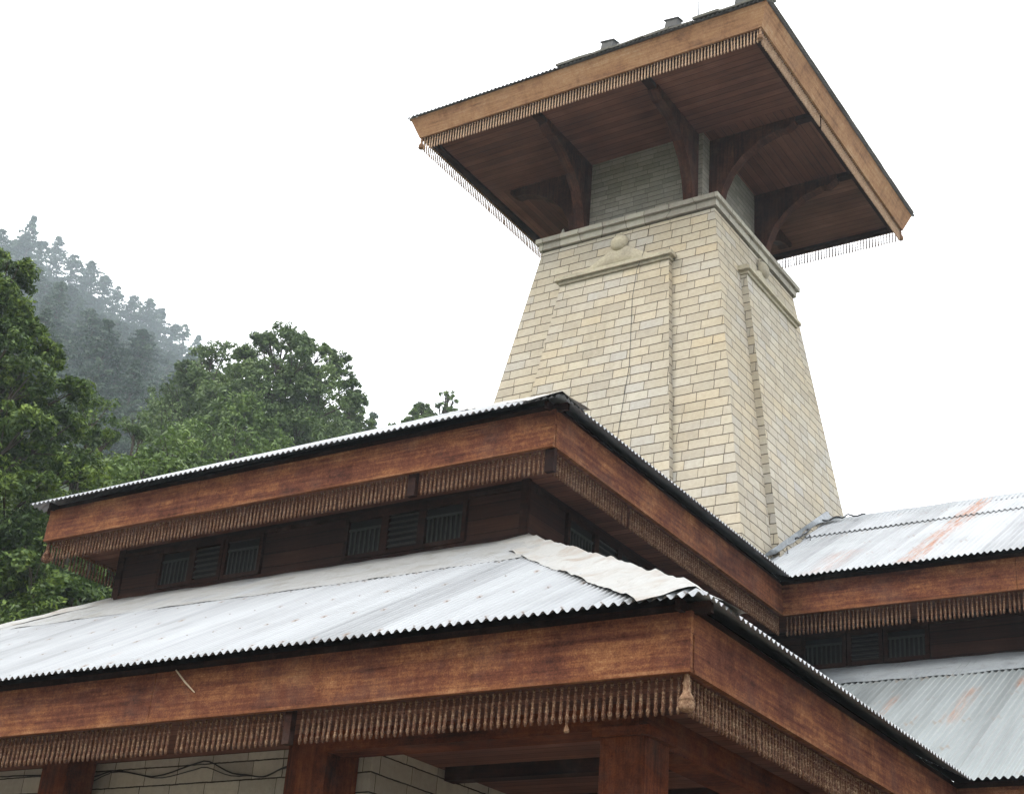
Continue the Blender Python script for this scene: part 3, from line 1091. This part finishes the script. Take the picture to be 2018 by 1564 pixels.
# struts from the neck to the soffit: curved planks
def strut(bx, by, dx, dy):
    o = Vector((dx, dy, 0))
    sd_ = Vector((-dy, dx, 0)) * .095
    base = Vector((bx, by, 0))
    outer = [(.02, 15.66), (.13, 15.66), (.15, 15.74), (.20, 16.0), (.27, 16.3), (.40, 16.58), (.62, 16.83), (.95, 17.05), (1.30, 17.16), (1.42, 17.14), (1.50, 17.19), (1.58, 17.25)]
    inner = [(1.58, TZ - .003), (.003, TZ - .003), (.003, 15.70)]
    poly = [base + o * a + Vector((0, 0, z)) - sd_ for a, z in outer + inner]
    mb = MB()
    mb.prism(poly, sd_ * 2)
    bevel(mb.build('strut', M['strut'], TOWER, TOWER), .015)


for t in (-1.10, 1.04):
    strut(SX + t, SY - NH, 0, -1)
    strut(SX - t, SY + NH, 0, 1)
    strut(SX + NH, SY + (-.86 if t < 0 else 1.06), 1, 0)
    strut(SX - NH, SY + t, -1, 0)

# roof: slanted fascia ring, soffit, fringe, sheets
c0 = [(TX, TY), (TX - TS, TY), (TX - TS, TY + TS), (TX, TY + TS)]
oc = [(1, -1), (-1, -1), (-1, 1), (1, 1)]
TH, TO = .365, .142


def ring(mb, levels, close=True):
    for (o0, z0), (o1, z1) in zip(levels, levels[1:]):
        for i in range(4):
            j = (i + 1) % 4
            a = [(c0[k][0] + oc[k][0] * o, c0[k][1] + oc[k][1] * o, z) for k, o, z in ((j, o0, z0), (i, o0, z0), (i, o1, z1), (j, o1, z1))]
            mb.face(a)


fr = MB()
ring(fr, [(-.04, TZ + .002), (0, TZ), (TO, TZ + TH), (TO - .04, TZ + TH)])
TF = fr.build('fascia', M['fascia_tan'], TOWER, TOWER)
so = MB()
so.box((TX - TS + .06, TY + .06, TZ + .012), (TX - .06, SY - NH, TZ + .04))
so.box((TX - TS + .06, SY + NH, TZ + .012), (TX - .06, TY + TS - .06, TZ + .04))
so.build('soffit', M['soffit'], TOWER, TOWER)
so = MB()
for xa, xb in ((TX - TS + .06, SX - NH), (SX + NH, TX - .06)):
    so = MB()
    so.face([(xb, SY - NH + .002, TZ + .012), (xa, SY - NH + .002, TZ + .012), (xa, SY + NH - .002, TZ + .012), (xb, SY + NH - .002, TZ + .012)], [(SY - NH, xb), (SY - NH, xa), (SY + NH, xa), (SY + NH, xb)])
    so.build('soffit', M['soffit'], TOWER, TOWER)
# soffit beams
sb = MB()
for t in (-1.10, 1.04):
    sb.box((SX + t - .07, TY + .12, TZ - .075), (SX + t + .07, SY - NH - 1.6, TZ + .010))
    sb.box((SX + NH + 1.6, SY + (-.86 if t < 0 else 1.06) - .07, TZ - .075), (TX - .12, SY + (-.86 if t < 0 else 1.06) + .07, TZ + .010))
sb.box((TX - TS + .11, TY + .10, TZ - .05), (TX - .11, TY + .22, TZ + .0105))
sb.box((TX - .22, TY + .222, TZ - .05), (TX - .10, TY + TS - .222, TZ + .0105))
sb.box((TX - TS + .10, TY + .222, TZ - .05), (TX - TS + .22, TY + TS - .222, TZ + .0105))
sb.box((TX - TS + .11, TY + TS - .22, TZ - .05), (TX - .11, TY + TS - .10, TZ + .0105))
sb.build('beam', M['dark'], TOWER, TOWER)
tp = []
tp += run_pts((TX - .06, TY + .05), (TX - TS + .06, TY + .05), TZ)
tp += run_pts((TX - .05, TY + .09), (TX - .05, TY + TS - .06), TZ)
tp += run_pts((TX - TS + .05, TY + .09), (TX - TS + .05, TY + TS - .06), TZ)
tp += run_pts((TX - .1, TY + TS - .05), (TX - TS + .1, TY + TS - .05), TZ)
fringes(TOWER, tp, bal_mesh(M['bal_tan'], 'baluster'), M['bal_tan'])
for k in range(4):
    pendant(TOWER, c0[k][0] - oc[k][0] * .035, c0[k][1] - oc[k][1] * .035, TZ, .85)
TRZ = TZ + TH + .035
TLS = TS + 2 * TO
tro = [((TX + TO, TY - TO), (-1, 0), (0, 1)), ((TX + TO, TY - TO), (0, 1), (-1, 0)), ((TX - TS - TO, TY - TO), (0, 1), (1, 0)), ((TX - TS - TO, TY + TS + TO), (1, 0), (0, -1))]
trm = MB()
for i, (O, e, n) in enumerate(tro):
    corr(O, e, n, TRZ, -.05, TLS + .05, lambda u: -.05, lambda u: min(u, TLS - u), rows=3, s=.42, sd=20. + i, mb=trm)
troof = trm.build('roof', M['metal'], TOWER, TOWER)
tag(troof, 'grey corrugated roof edge')
dk = MB()
for i in range(4):
    j = (i + 1) % 4
    o = TO - .03
    dk.face([(c0[i][0] + oc[i][0] * o, c0[i][1] + oc[i][1] * o, TRZ - .03), (c0[j][0] + oc[j][0] * o, c0[j][1] + oc[j][1] * o, TRZ - .03), (TX - TS / 2, TY + TS / 2, TRZ - .03 + .42 * (TS / 2 + o))])
dk.build('light_stop_deck', M['dark'], TOWER, TOWER)  # unseen, added to keep sky light out above the soffit
sl = MB()
x = -11.22
r3 = random.Random(5)
while x < TX + TO - .02:
    wd = min(r3.uniform(.28, .5), TX + TO + .03 - x)
    for row_ in range(3):
        yy = TY - TO - .07 + row_ * .35 + r3.uniform(-.015, .015)
        if row_ and x > TX - .5:
            continue
        zz = TRZ + .016 + .42 * (row_ * .35 - .07) + .012 * row_ + r3.uniform(0, .02)
        th = r3.uniform(.03, .05)
        poly = [(x + .004, yy, zz), (x + wd - .004, yy + r3.uniform(-.015, .015), zz + r3.uniform(-.008, .008)), (x + wd - .004, yy + .42, zz + .42 * .42), (x + .004, yy + .42, zz + .42 * .42)]
        sl.prism(poly, (0, 0, th))
    x += wd
y = TY - TO + .0
while y < TY + TS + TO - .3:
    wd = r3.uniform(.28, .5)
    zz = TRZ + .016 - .42 * .05 + r3.uniform(0, .02)
    poly = [(TX + TO + .05, y + .004, zz), (TX + TO + .05, y + wd - .004, zz), (TX + TO - .37, y + wd - .004, zz + .42 * .42), (TX + TO - .37, y + .004, zz + .42 * .42)]
    sl.prism(poly, (0, 0, .03))
    y += wd
bevel(sl.build('slate_course', M['slate'], TOWER, TOWER), .006)

# ------------------------------------------------------------------ things on the tower roof
for (x, lab) in ((-10.28, 'small dark grey box lamp on the tower roof edge, furthest from the roof corner'), (-9.08, 'small dark grey box lamp on the tower roof edge, between the other two'), (-7.83, 'small dark grey box lamp on the tower roof edge, nearest the roof corner')):
    L = empty('floodlight', (x, TY - .02, TRZ + .075), lab, 'floodlight', 'box lamps along the tower roof edge')
    b = MB()
    b.box((x - .05, TY - .07, TRZ + .04), (x + .06, TY + .03, TRZ + .13))
    b.build('bracket', M['gbox'], L, L)
    b = MB()
    r_ = .24
    q = [(x - .125, TY - .11, TRZ + .13), (x + .10, TY - .11, TRZ + .10), (x + .12, TY - .12, TRZ + .24), (x - .09, TY - .12, TRZ + .27)]
    b.prism(q, (0, .16, .05))
    bevel(b.build('housing', M['gbox'], L, L), .015, 2)
    b = MB()
    q = [(x - .13, TY - .135, TRZ + .262), (x + .14, TY - .135, TRZ + .232), (x + .14, TY + .07, TRZ + .285), (x - .13, TY + .07, TRZ + .315)]
    b.prism(q, (0, 0, .018))
    b.build('hood', M['gbox'], L, L)
b = MB()
b.tube([(-9.13, 18.3, 18.2), (-9.128, 18.3, 19.4), (-9.12, 18.3, 20.8)], [.016, .013, .008], 6)
b.lathe((-9.13, 18.3, 18.18), [(0, .07), (.04, .06), (.06, .02)], 10)
tag(b.build('lightning_rod', M['rod']), 'thin grey lightning rod standing upright on the tower roof', 'lightning rod')
LP = empty('lamp', (-9.2, 20.0, TZ - .01), 'small white lamp fixed under the tower roof beside the stone neck', 'lamp')
b = MB()
b.box((-9.26, 19.96, TZ - .03), (-9.14, 20.04, TZ + .005))
b.build('base', M['gbox'], LP, LP)
b = MB()
b.tube([(-9.30, 19.98, TZ - .075), (-9.27, 19.985, TZ - .075), (-9.13, 20.02, TZ - .06), (-9.09, 20.03, TZ - .055)], [.02, .045, .045, .02], 12)
b.build('bulb', M['lampwhite'], LP, LP)

# crumpled sheet sealing the tower foot onto the wing roof
ap = MB()
P = []
path = [(120, 525), (200, 472), (260, 442), (330, 432), (375, 400), (420, 370), (440, 335), (520, 296), (640, 268), (720, 252), (850, 247)]


def wing_pt(px, py, lift=.03):
    """where the ray of a pixel meets the upper wing slope"""
    d = fwd + rt * ((px - 1009) / FPX) - up * ((py - 782) / FPX)
    # z = zB + SL*(y-BY2)
    t = (zB - SL * BY2 - CAM.z) / (d.z - SL * d.y)
    p = CAM + d * t
    p.z += lift
    return p


cab = [wing_pt(1480 + a / 3.751, 960 + b_ / 3.751, .085) for a, b_ in path]


def along(pts, t):
    k = t * (len(pts) - 1)
    i = min(int(k), len(pts) - 2)
    return pts[i].lerp(pts[i + 1], k - i)


for i in range(41):
    t = i / 40
    low = along(cab, t * .86).copy()
    low.z -= .008
    y = 17.2 + (BY2 + RID - .1 - 17.2) * t
    z = zB + SL * (y - BY2) + .20
    x = SX + hh(z) + .135
    hi = Vector((x, y, z))
    row = []
    for j in range(9):
        s_ = j / 8
        p = low.lerp(hi, s_)
        zr = zB + SL * (p.y - BY2) + .065
        p.z = max(p.z if s_ > .8 else min(p.z, zr + .03 + .1 * max(0, s_ - .6)), zr)
        p += Vector((0, 0, 1)) * (.03 * mnoise.noise(p * 3.5) + .015 * mnoise.noise(p * 9)) * (1 if 0 < j < 8 else .2)
        row.append(p)
    P.append(row)
ap.grid(P)
ap.build('apron_flashing', M['lead'], upper_wing, HALL)
b = MB()
cp_ = []
for i in range(60):
    p = along(cab, i / 59).copy()
    p.z += .02 + .02 * math.sin(i * 1.1)
    p += Vector((mnoise.noise(p * 6), mnoise.noise(p * 6 + Vector((5, 0, 0))), 0)) * .03
    cp_.append(p)
b.tube(cp_, .013, 6)
for px, py, q0, q1 in ((250, 445, 272, 500), (430, 370, 438, 402)):
    p0 = wing_pt(1480 + px / 3.751, 960 + py / 3.751, .05)
    p1 = wing_pt(1480 + q0 / 3.751, 960 + q1 / 3.751, .03)
    b.tube([p0, p0.lerp(p1, .5) + Vector((.01, 0, .02)), p1], .008, 6)
tag(b.build('cable', M['black']), 'thin black cable lying on the metal roof beside the foot of the tower', 'cable')

b = MB()
wp = []
for px, py, o_ in ((1272, 480, .03), (1270, 493, .07), (1262, 512, .16), (1255, 532, .22), (1246, 587, .13), (1243, 656, .13), (1240, 721, .13), (1229, 785, .13), (1218, 854, .13), (1212, 905, .13)):
    d = fwd + rt * ((px - 1009) / FPX) - up * ((py - 782) / FPX)
    kk = .1498                                # front face: y = SY - hh(z) - out
    t = (SY - 1.683 - kk * (15.3 - CAM.z) - o_) / (d.y - kk * d.z)
    wp.append(CAM + d * t)
b.tube(wp, .0042, 6)
tag(b.build('wire', M['black']), 'thin dark wire hanging down the front panel of the stone tower', 'wire')

# wires sagging along the stone wall under the eave
b = MB()
pts = [(-12.9, 4.34), (-12.3, 4.30), (-11.6, 4.29), (-11.1, 4.24), (-10.9, 4.28), (-10.3, 4.20), (-9.75, 4.31), (-9.3, 4.17), (-9.0, 4.13), (-8.7, 4.22), (-8.35, 4.19)]
wire = []
for (xa, za), (xb, zb) in zip(pts, pts[1:]):
    for k in range(6):
        t = k / 6
        t2 = t * t * (3 - 2 * t)
        wire.append((xa + (xb - xa) * t, WFY - .03 - .02 * math.sin(xa * 9 + t * 3), za + (zb - za) * t2))
b.tube(wire, .007, 6)
b.tube([(p[0], p[1] - .012, p[2] + .03 * math.sin(p[0] * 4) - .03) for p in wire[8:]], .005, 6)
tag(b.build('wire', M['black']), 'slack black wires strung along the grey stone wall under the lowest eave', 'wire')
b = MB()
b.tube([(-9.06, AY - .024, 4.765), (-8.93, AY - .022, 4.65), (-8.80, AY - .03, 4.555)], [.006, .008, .005], 6)
tag(b.build('stick', M['stick']), 'short pale stick caught slantwise against the lowest eave board', 'stick')


# ------------------------------------------------------------------ trees
def leaves(centres, radii, per, size, seed, flat=.8, up_bias=.5):
    """leaf-sized quads scattered through clumps; returns verts, faces"""
    r = np.random.RandomState(seed)
    C = np.repeat(np.asarray(centres), per, axis=0)
    Rr = np.repeat(np.asarray(radii), per)
    n = len(C)
    d = r.normal(size=(n, 3))
    d /= np.linalg.norm(d, axis=1, keepdims=True)
    rad = r.uniform(.25, 1., n) ** .55
    off = d * (rad * Rr)[:, None]
    off[:, 2] *= flat
    P = C + off
    nrm = d * .7 + r.normal(size=(n, 3)) * .55
    nrm[:, 2] += up_bias
    nrm /= np.linalg.norm(nrm, axis=1, keepdims=True)
    a = np.cross(nrm, r.normal(size=(n, 3)))
    a /= np.linalg.norm(a, axis=1, keepdims=True) + 1e-9
    b = np.cross(nrm, a)
    s_ = size * r.uniform(.6, 1.3, n)[:, None]
    V = np.stack([P - a * s_, P - b * s_ * .42 + a * s_ * .1, P + a * s_, P + b * s_ * .42 + a * s_ * .1], axis=1).reshape(-1, 3)
    F = np.arange(n * 4).reshape(-1, 4)
    return V, F


def fast_mesh(name, V, F, mat):
    me = bpy.data.meshes.new(name)
    k = F.shape[1]
    me.vertices.add(len(V))
    me.vertices.foreach_set('co', V.astype(np.float32).ravel())
    me.loops.add(F.size)
    me.loops.foreach_set('vertex_index', F.astype(np.int32).ravel())
    me.polygons.add(len(F))
    me.polygons.foreach_set('loop_start', np.arange(0, F.size, k, dtype=np.int32))
    me.update(calc_edges=True)
    me.validate()
    me.materials.append(mat)
    return me


def link(name, me, parent):
    o = bpy.data.objects.new(name, me)
    COL.objects.link(o)
    o.parent = parent
    return o


def broadleaf(name, top, prof, depth, mat, leafsize, seed, label, cat='tree', nlobe=26, per_lobe=16, per=26, group=None, gap=.15, shift=(0, 0), lobe_r=(.30, .5), extra=()):
    """tree whose crown top is at 'top'; prof: (drop below top, radius) pairs in metres"""
    r = random.Random(seed)
    bx, by = top.x + shift[0], top.y + shift[1]
    gz = ground_z(bx, by) - .1
    root = empty(name, (bx, by, gz), label, cat, group)
    H = top.z - gz

    def rad(dz):
        for (a, ra), (b_, rb) in zip(prof, prof[1:]):
            if a <= dz <= b_:
                return ra + (rb - ra) * (dz - a) / (b_ - a)
        return prof[-1][1]
    cen, rads, lobes = [], [], []
    maxd = prof[-1][0]
    tries = 0
    ax = Vector((top.x - bx, top.y - by, 0))
    # lobes are spread over the crown's surface
    while len(lobes) < nlobe and tries < 4000:
        tries += 1
        dz = r.uniform(.0, maxd)
        if r.random() > (rad(dz) + .3) / (max(p[1] for p in prof) + .3):
            continue
        th = r.uniform(0, 2 * math.pi)
        q = rad(dz) * r.uniform(.45, .92)
        t = 1 - dz / maxd
        c = Vector((ax.x * t + q * math.cos(th), ax.y * t + q * math.sin(th), H - dz - .3))
        lr = (r.uniform(*lobe_r)) * max(.55, rad(dz)) * (.75 if dz < maxd * .2 else 1)
        if any((c - l[0]).length < (lr + l[1]) * .42 for l in lobes):
            continue
        lobes.append((c, lr))
    for _ in range(nlobe // 2):
        dz = maxd * r.uniform(.12, 1) ** .8
        th = r.uniform(0, 2 * math.pi)
        q = rad(dz) * r.uniform(0, .55)
        lobes.append((Vector((q * math.cos(th), q * math.sin(th), H - dz - .3)), rad(dz) * r.uniform(.3, .45)))
    for px, py, dd, lr in extra:
        e_ = at(px, py, dd)
        lobes.append((Vector((e_.x - bx, e_.y - by, e_.z - gz)), lr))
    lobes.append((Vector((ax.x, ax.y, H - lobe_r[0] * prof[1][1] * .6 - .1)), max(.35, prof[1][1] * .55)))
    for c, lr in lobes:
        for _ in range(per_lobe):
            d = Vector((r.gauss(0, 1), r.gauss(0, 1), r.gauss(0.62, .9))).normalized()
            if r.random() < gap:
                continue
            cen.append(c + Vector((d.x, d.y, d.z * .85)) * lr * r.uniform(.55, 1.0))
            rads.append(lr * r.uniform(.22, .42))
    V, F = leaves([tuple(c) for c in cen], rads, per, leafsize, seed)
    link('crown', fast_mesh('crown', V, F, mat), root)
    tk = MB()
    th_ = max(.12, H * .018)
    base_pts = [Vector((0, 0, 0)), Vector((r.uniform(-.1, .1), r.uniform(-.1, .1), H * .3)), Vector((ax.x * .5, ax.y * .5, H * .6)), Vector((ax.x * .9, ax.y * .9, H * .93))]
    tk.tube(base_pts, [th_ * 1.3, th_, th_ * .65, th_ * .15], 8)
    for c, lr in lobes:
        zz = max(H * .25, c.z - r.uniform(.6, 1.8) - lr)
        t = zz / H
        i = 0 if t < .3 else 1 if t < .6 else 2
        lo, hi_ = ((0, .3), (.3, .6), (.6, .93))[i]
        st = base_pts[i].lerp(base_pts[i + 1], min(1, (t - lo) / (hi_ - lo)))
        mid = st.lerp(c, .5) + Vector((0, 0, -.12))
        tk.tube([st, mid, c], [th_ * .26, th_ * .14, th_ * .05], 5, caps=False)
        for _ in range(4):
            d = Vector((r.gauss(0, 1), r.gauss(0, 1), r.gauss(.2, 1))).normalized() * lr * .9
            tk.tube([mid.lerp(c, .6), c + d], [th_ * .07, th_ * .02], 4, caps=False)
    link('trunk', tk.mesh('trunk', M['bark']), root)
    return root


GT = 'trees behind the hall'
broadleaf('broadleaf_tree', at(-20, 505, 30), [(0, .5), (.6, .8), (1.5, .8), (2.4, 1.5), (3.4, 1.9), (5.2, 2.4), (7.5, 2.8), (9.5, 3.0)], 9, M['leaf_dark'], .062, 31, 'tall dark green leafy tree with bright tips, nearest and at the left edge', nlobe=64, per_lobe=28, per=64, group=GT, gap=.1, lobe_r=(.26, .42), extra=[(28, 548, 29.2, .48), (-10, 580, 29, .5), (30, 615, 29, .42), (20, 655, 29, .45), (62, 655, 29, .3), (10, 690, 28.5, .5), (85, 700, 29, .42), (55, 745, 28.5, .55), (140, 775, 29, .45), (120, 850, 28.5, .6), (40, 850, 28, .6), (160, 930, 28.5, .55), (60, 980, 28, .6), (100, 1080, 28, .6), (10, 1080, 28, .6), (30, 1160, 28, .6), (150, 1130, 28, .5)])
broadleaf('broadleaf_tree', at(190, 792, 36), [(0, .4), (.8, 1.1), (2.0, 1.7), (4.0, 2.1), (6.5, 2.2)], 6, M['leaf_dark'], .07, 32, 'dark green tree just right of the tallest dark tree, below the misty slope', nlobe=34, per_lobe=22, per=48, group=GT)
broadleaf('broadleaf_tree', at(272, 830, 40), [(0, .3), (.8, .9), (2.0, 1.5), (4.0, 1.9), (6.0, 2.0)], 6, M['leaf_mid'], .07, 33, 'grey-green tree between the dark trees and the yellow-green bush', nlobe=30, per_lobe=18, per=30, group=GT)
broadleaf('bush', at(345, 868, 34), [(0, .4), (.7, 1.2), (1.6, 1.8), (3.0, 2.0)], 3, M['leaf_pale'], .075, 34, 'bright yellow-green bush just above the far end of the upper roof', 'bush', nlobe=26, per_lobe=20, per=30)
broadleaf('broadleaf_tree', at(420, 690, 60), [(0, .4), (1.0, 1.3), (2.5, 2.2), (5, 3.0), (8, 3.2)], 8, M['leaf_mid'], .095, 35, 'grey-green tree with twin tops leaning against the largest round tree', nlobe=44, per_lobe=20, per=30, group=GT, extra=[(440, 700, 60, .8), (400, 712, 60, .7), (430, 760, 59.5, 1.0), (390, 770, 59, .8), (410, 830, 59, 1.1)])
broadleaf('broadleaf_tree', at(560, 655, 55), [(0, .7), (.7, 1.5), (1.8, 2.3), (3.4, 2.9), (5.5, 3.1), (8, 3.0)], 8, M['leaf_mid'], .088, 36, 'largest round-crowned green tree standing against the white sky', nlobe=64, per_lobe=22, per=46, group=GT, gap=.15, lobe_r=(.22, .36), extra=[(520, 690, 54.5, .75), (600, 700, 54.5, .8), (560, 740, 54, .9), (500, 740, 54, .8), (640, 740, 54, .75), (470, 780, 54, .8), (560, 800, 53.5, 1.0), (650, 790, 53.5, .9), (600, 850, 53, 1.0), (500, 850, 53, 1.0), (670, 720, 55, .6), (600, 678, 55, .5), (640, 698, 55, .5), (676, 748, 55, .55), (522, 672, 55, .42), (488, 705, 55, .5), (455, 750, 55, .5), (700, 790, 55, .5), (575, 668, 55, .38), (690, 765, 55, .45)])
broadleaf('broadleaf_tree', at(690, 785, 60), [(0, .3), (.8, 1.0), (1.8, 1.5), (3.2, 1.9), (5, 2.0)], 5, M['leaf_mid'], .11, 37, 'low grey-green tree at the right foot of the largest round tree', nlobe=28, per_lobe=16, per=28, group=GT, extra=[(690, 812, 60, .6), (712, 840, 60, .55), (660, 830, 60, .8), (690, 860, 60, .9), (725, 862, 60, .5)])
broadleaf('broadleaf_tree', at(832, 795, 62), [(0, .3), (.4, .7), (1.0, .95), (1.8, 1.0), (3.5, 1.1)], 3, M['leaf_mid'], .09, 38, 'small round treetop showing over the upper roof edge', nlobe=26, per_lobe=18, per=26, group=GT, extra=[(832, 818, 62, .55), (815, 832, 62, .45), (848, 832, 62, .45), (830, 845, 62, .6)])
broadleaf('broadleaf_tree', at(885, 768, 62), [(0, .25), (.5, .5), (1.2, .62), (2.2, .62), (3.5, .6)], 3, M['leaf_mid'], .09, 39, 'thin see-through treetop nearest the tower above the upper roof edge', nlobe=16, per_lobe=7, per=18, group=GT, gap=.35, lobe_r=(.4, .7), extra=[(878, 780, 62, .28), (892, 790, 62, .28), (872, 800, 62, .25), (888, 812, 62, .3), (900, 815, 62, .25), (876, 825, 62, .35)])
broadleaf('bush', at(470, 800, 52), [(0, .6), (1.2, 2.0), (2.6, 2.9), (5.0, 3.2)], 5, M['leaf_pale'], .10, 40, 'pale green bush low down in front of the largest round tree', 'bush', nlobe=30, per_lobe=16, per=28)
broadleaf('bush', at(150, 1020, 27.5), [(0, .3), (.7, 1.0), (1.8, 1.5), (3.4, 1.8)], 3, M['leaf_dark'], .07, 41, 'dark bush under the far eave corner of the upper roof', 'bush', nlobe=26, per_lobe=18, per=34)
broadleaf('bush', at(775, 838, 64), [(0, .2), (.4, .7), (1.0, 1.2), (2.5, 1.5)], 2.5, M['leaf_mid'], .09, 42, 'low bush barely showing above the upper roof edge right of the trees', 'bush', nlobe=18, per_lobe=12, per=20)


def conifer_mesh(H, seed, thin=0.):
    r = random.Random(seed)
    cen, rads = [], []
    tk = MB()
    tk.tube([(0, 0, 0), (r.uniform(-.1, .1), 0, H * .5), (0, r.uniform(-.1, .1), H * .99)], [H * .016, H * .010, .02], 6)
    z = H * .14
    Lm = H * r.uniform(.17, .24)
    lean = r.uniform(0, 6.28)
    while z < H * .995:
        t = z / H
        L = Lm * min(1., (1 - t) * 2.1) ** .75 * r.uniform(.55, 1.2) + .10
        nb = r.randint(5, 8)
        a0 = r.uniform(0, 6.28)
        for k in range(nb):
            if r.random() < .14 + thin:
                continue
            a = a0 + 6.283 * k / nb + r.uniform(-.35, .35)
            l = L * r.uniform(.5, 1.2) * (1 + .22 * math.cos(a - lean))
            tip = Vector((math.cos(a) * l, math.sin(a) * l, z - l * r.uniform(.05, .40) + .1))
            tk.tube([(0, 0, z), tip], [.05, .012], 3, caps=False)
            m_ = max(2, int(l / .30))
            for j in range(1, m_ + 1):
                s_ = j / m_
                p = Vector((0, 0, z)).lerp(tip, s_) + Vector((0, 0, .12 * math.sin(s_ * 3.1)))
                cen.append(tuple(p))
                rads.append(.16 + .26 * (1 - s_) * min(1, l))
        z += r.uniform(.30, .62) * (1.1 - .4 * t)
    V, F = leaves(cen, rads, 9, .19, seed, flat=.45, up_bias=.35)
    return fast_mesh('crown', V, F, M['needle']), tk.mesh('trunk', M['bark'])


CON = [conifer_mesh(h, 50 + i, th) for i, (h, th) in enumerate(((18, 0), (15, .05), (20, .02), (13, 0.1), (17, .08)))]
CH = [18, 15, 20, 13, 17]


def conifer(x, y, var, sc, label, group, gz=None):
    z = ground_z(x, y) - .3 if gz is None else gz
    root = empty('conifer', (x, y, z), label, 'conifer', group)
    root.rotation_euler = (0, 0, rng.uniform(0, 6.28))
    wd = rng.uniform(.8, 1.45)
    root.scale = (sc * wd, sc * wd * rng.uniform(.9, 1.1), sc)
    link('crown', CON[var][0], root)
    link('trunk', CON[var][1], root)
    return root


GW = 'conifers on the misty hillside'
cr = random.Random(77)
# the ones on the skyline: top pixel and distance
for (px, py, d, v) in ((4, 452, 215, 2), (50, 462, 235, 0), (86, 475, 225, 1), (118, 466, 240, 2), (150, 500, 236, 4), (182, 514, 232, 0), (210, 545, 240, 1), (236, 562, 245, 4), (266, 583, 240, 2), (298, 588, 236, 0), (318, 612, 245, 3), (346, 640, 240, 1), (366, 638, 235, 4), (392, 664, 245, 3), (30, 470, 246, 4), (-40, 440, 230, 0), (-70, 430, 225, 2)):
    p = at(px, py, d * 1.5)
    gz = ground_z(p.x, p.y) - .3
    conifer(p.x, p.y, v, max(.5, (p.z - gz) / CH[v]), 'hazy conifer on the wooded skyline of the hill', GW + ', skyline', gz)
p = at(125, 556, 190)
gz = ground_z(p.x, p.y) - .3
conifer(p.x, p.y, 1, (p.z - gz) / CH[1], 'dark conifer standing out in front of the misty slope', None, gz)
p = at(68, 430, 348)
gz = ground_z(p.x, p.y) - .3
root = conifer(p.x, p.y, 3, (p.z - gz) / CH[3], 'thin conifer rising highest above the hill skyline', None, gz)
root.scale = (root.scale[0] * .6, root.scale[1] * .6, root.scale[2])
p = at(735, 820, 90)
gz = ground_z(p.x, p.y) - .3
root = conifer(p.x, p.y, 3, (p.z - gz) / CH[3], 'small lone conifer tip at the right end of the trees', None, gz)
root.scale = (root.scale[0] * .5, root.scale[1] * .5, root.scale[2])
k = 0
while k < 200:
    d = math.sqrt(cr.uniform(130 ** 2, 356 ** 2))
    az = R(cr.uniform(-60, -42.5))
    x, y = d * math.sin(az), d * math.cos(az)
    v = cr.randrange(5)
    sc = cr.uniform(1.05, 1.5)
    topx, topy = project((x, y, ground_z(x, y) + CH[v] * sc))
    if topx > 470 or topx < -120:
        continue
    # stay below the skyline that the photo shows
    sky_y = 455 + max(0, topx - 20) * .60 + 22
    if topy < sky_y:
        continue
    conifer(x, y, v, sc, 'hazy conifer in the misty wood on the hill slope', GW)
    k += 1

# ------------------------------------------------------------------ air
hz = MB()
hz.box((-575, -575, -1.6), (575, 575, 260))
hn = NT('haze_air')
vol = hn.n('VolumePrincipled', {'Color': (.78, .91, 1.0, 1), 'Density': .00072, 'Anisotropy': .2})
hn.t.links.new(vol.outputs[0], hn.out.inputs['Volume'])
haze = hz.build('haze', hn.m)
tag(haze, kind='stuff')
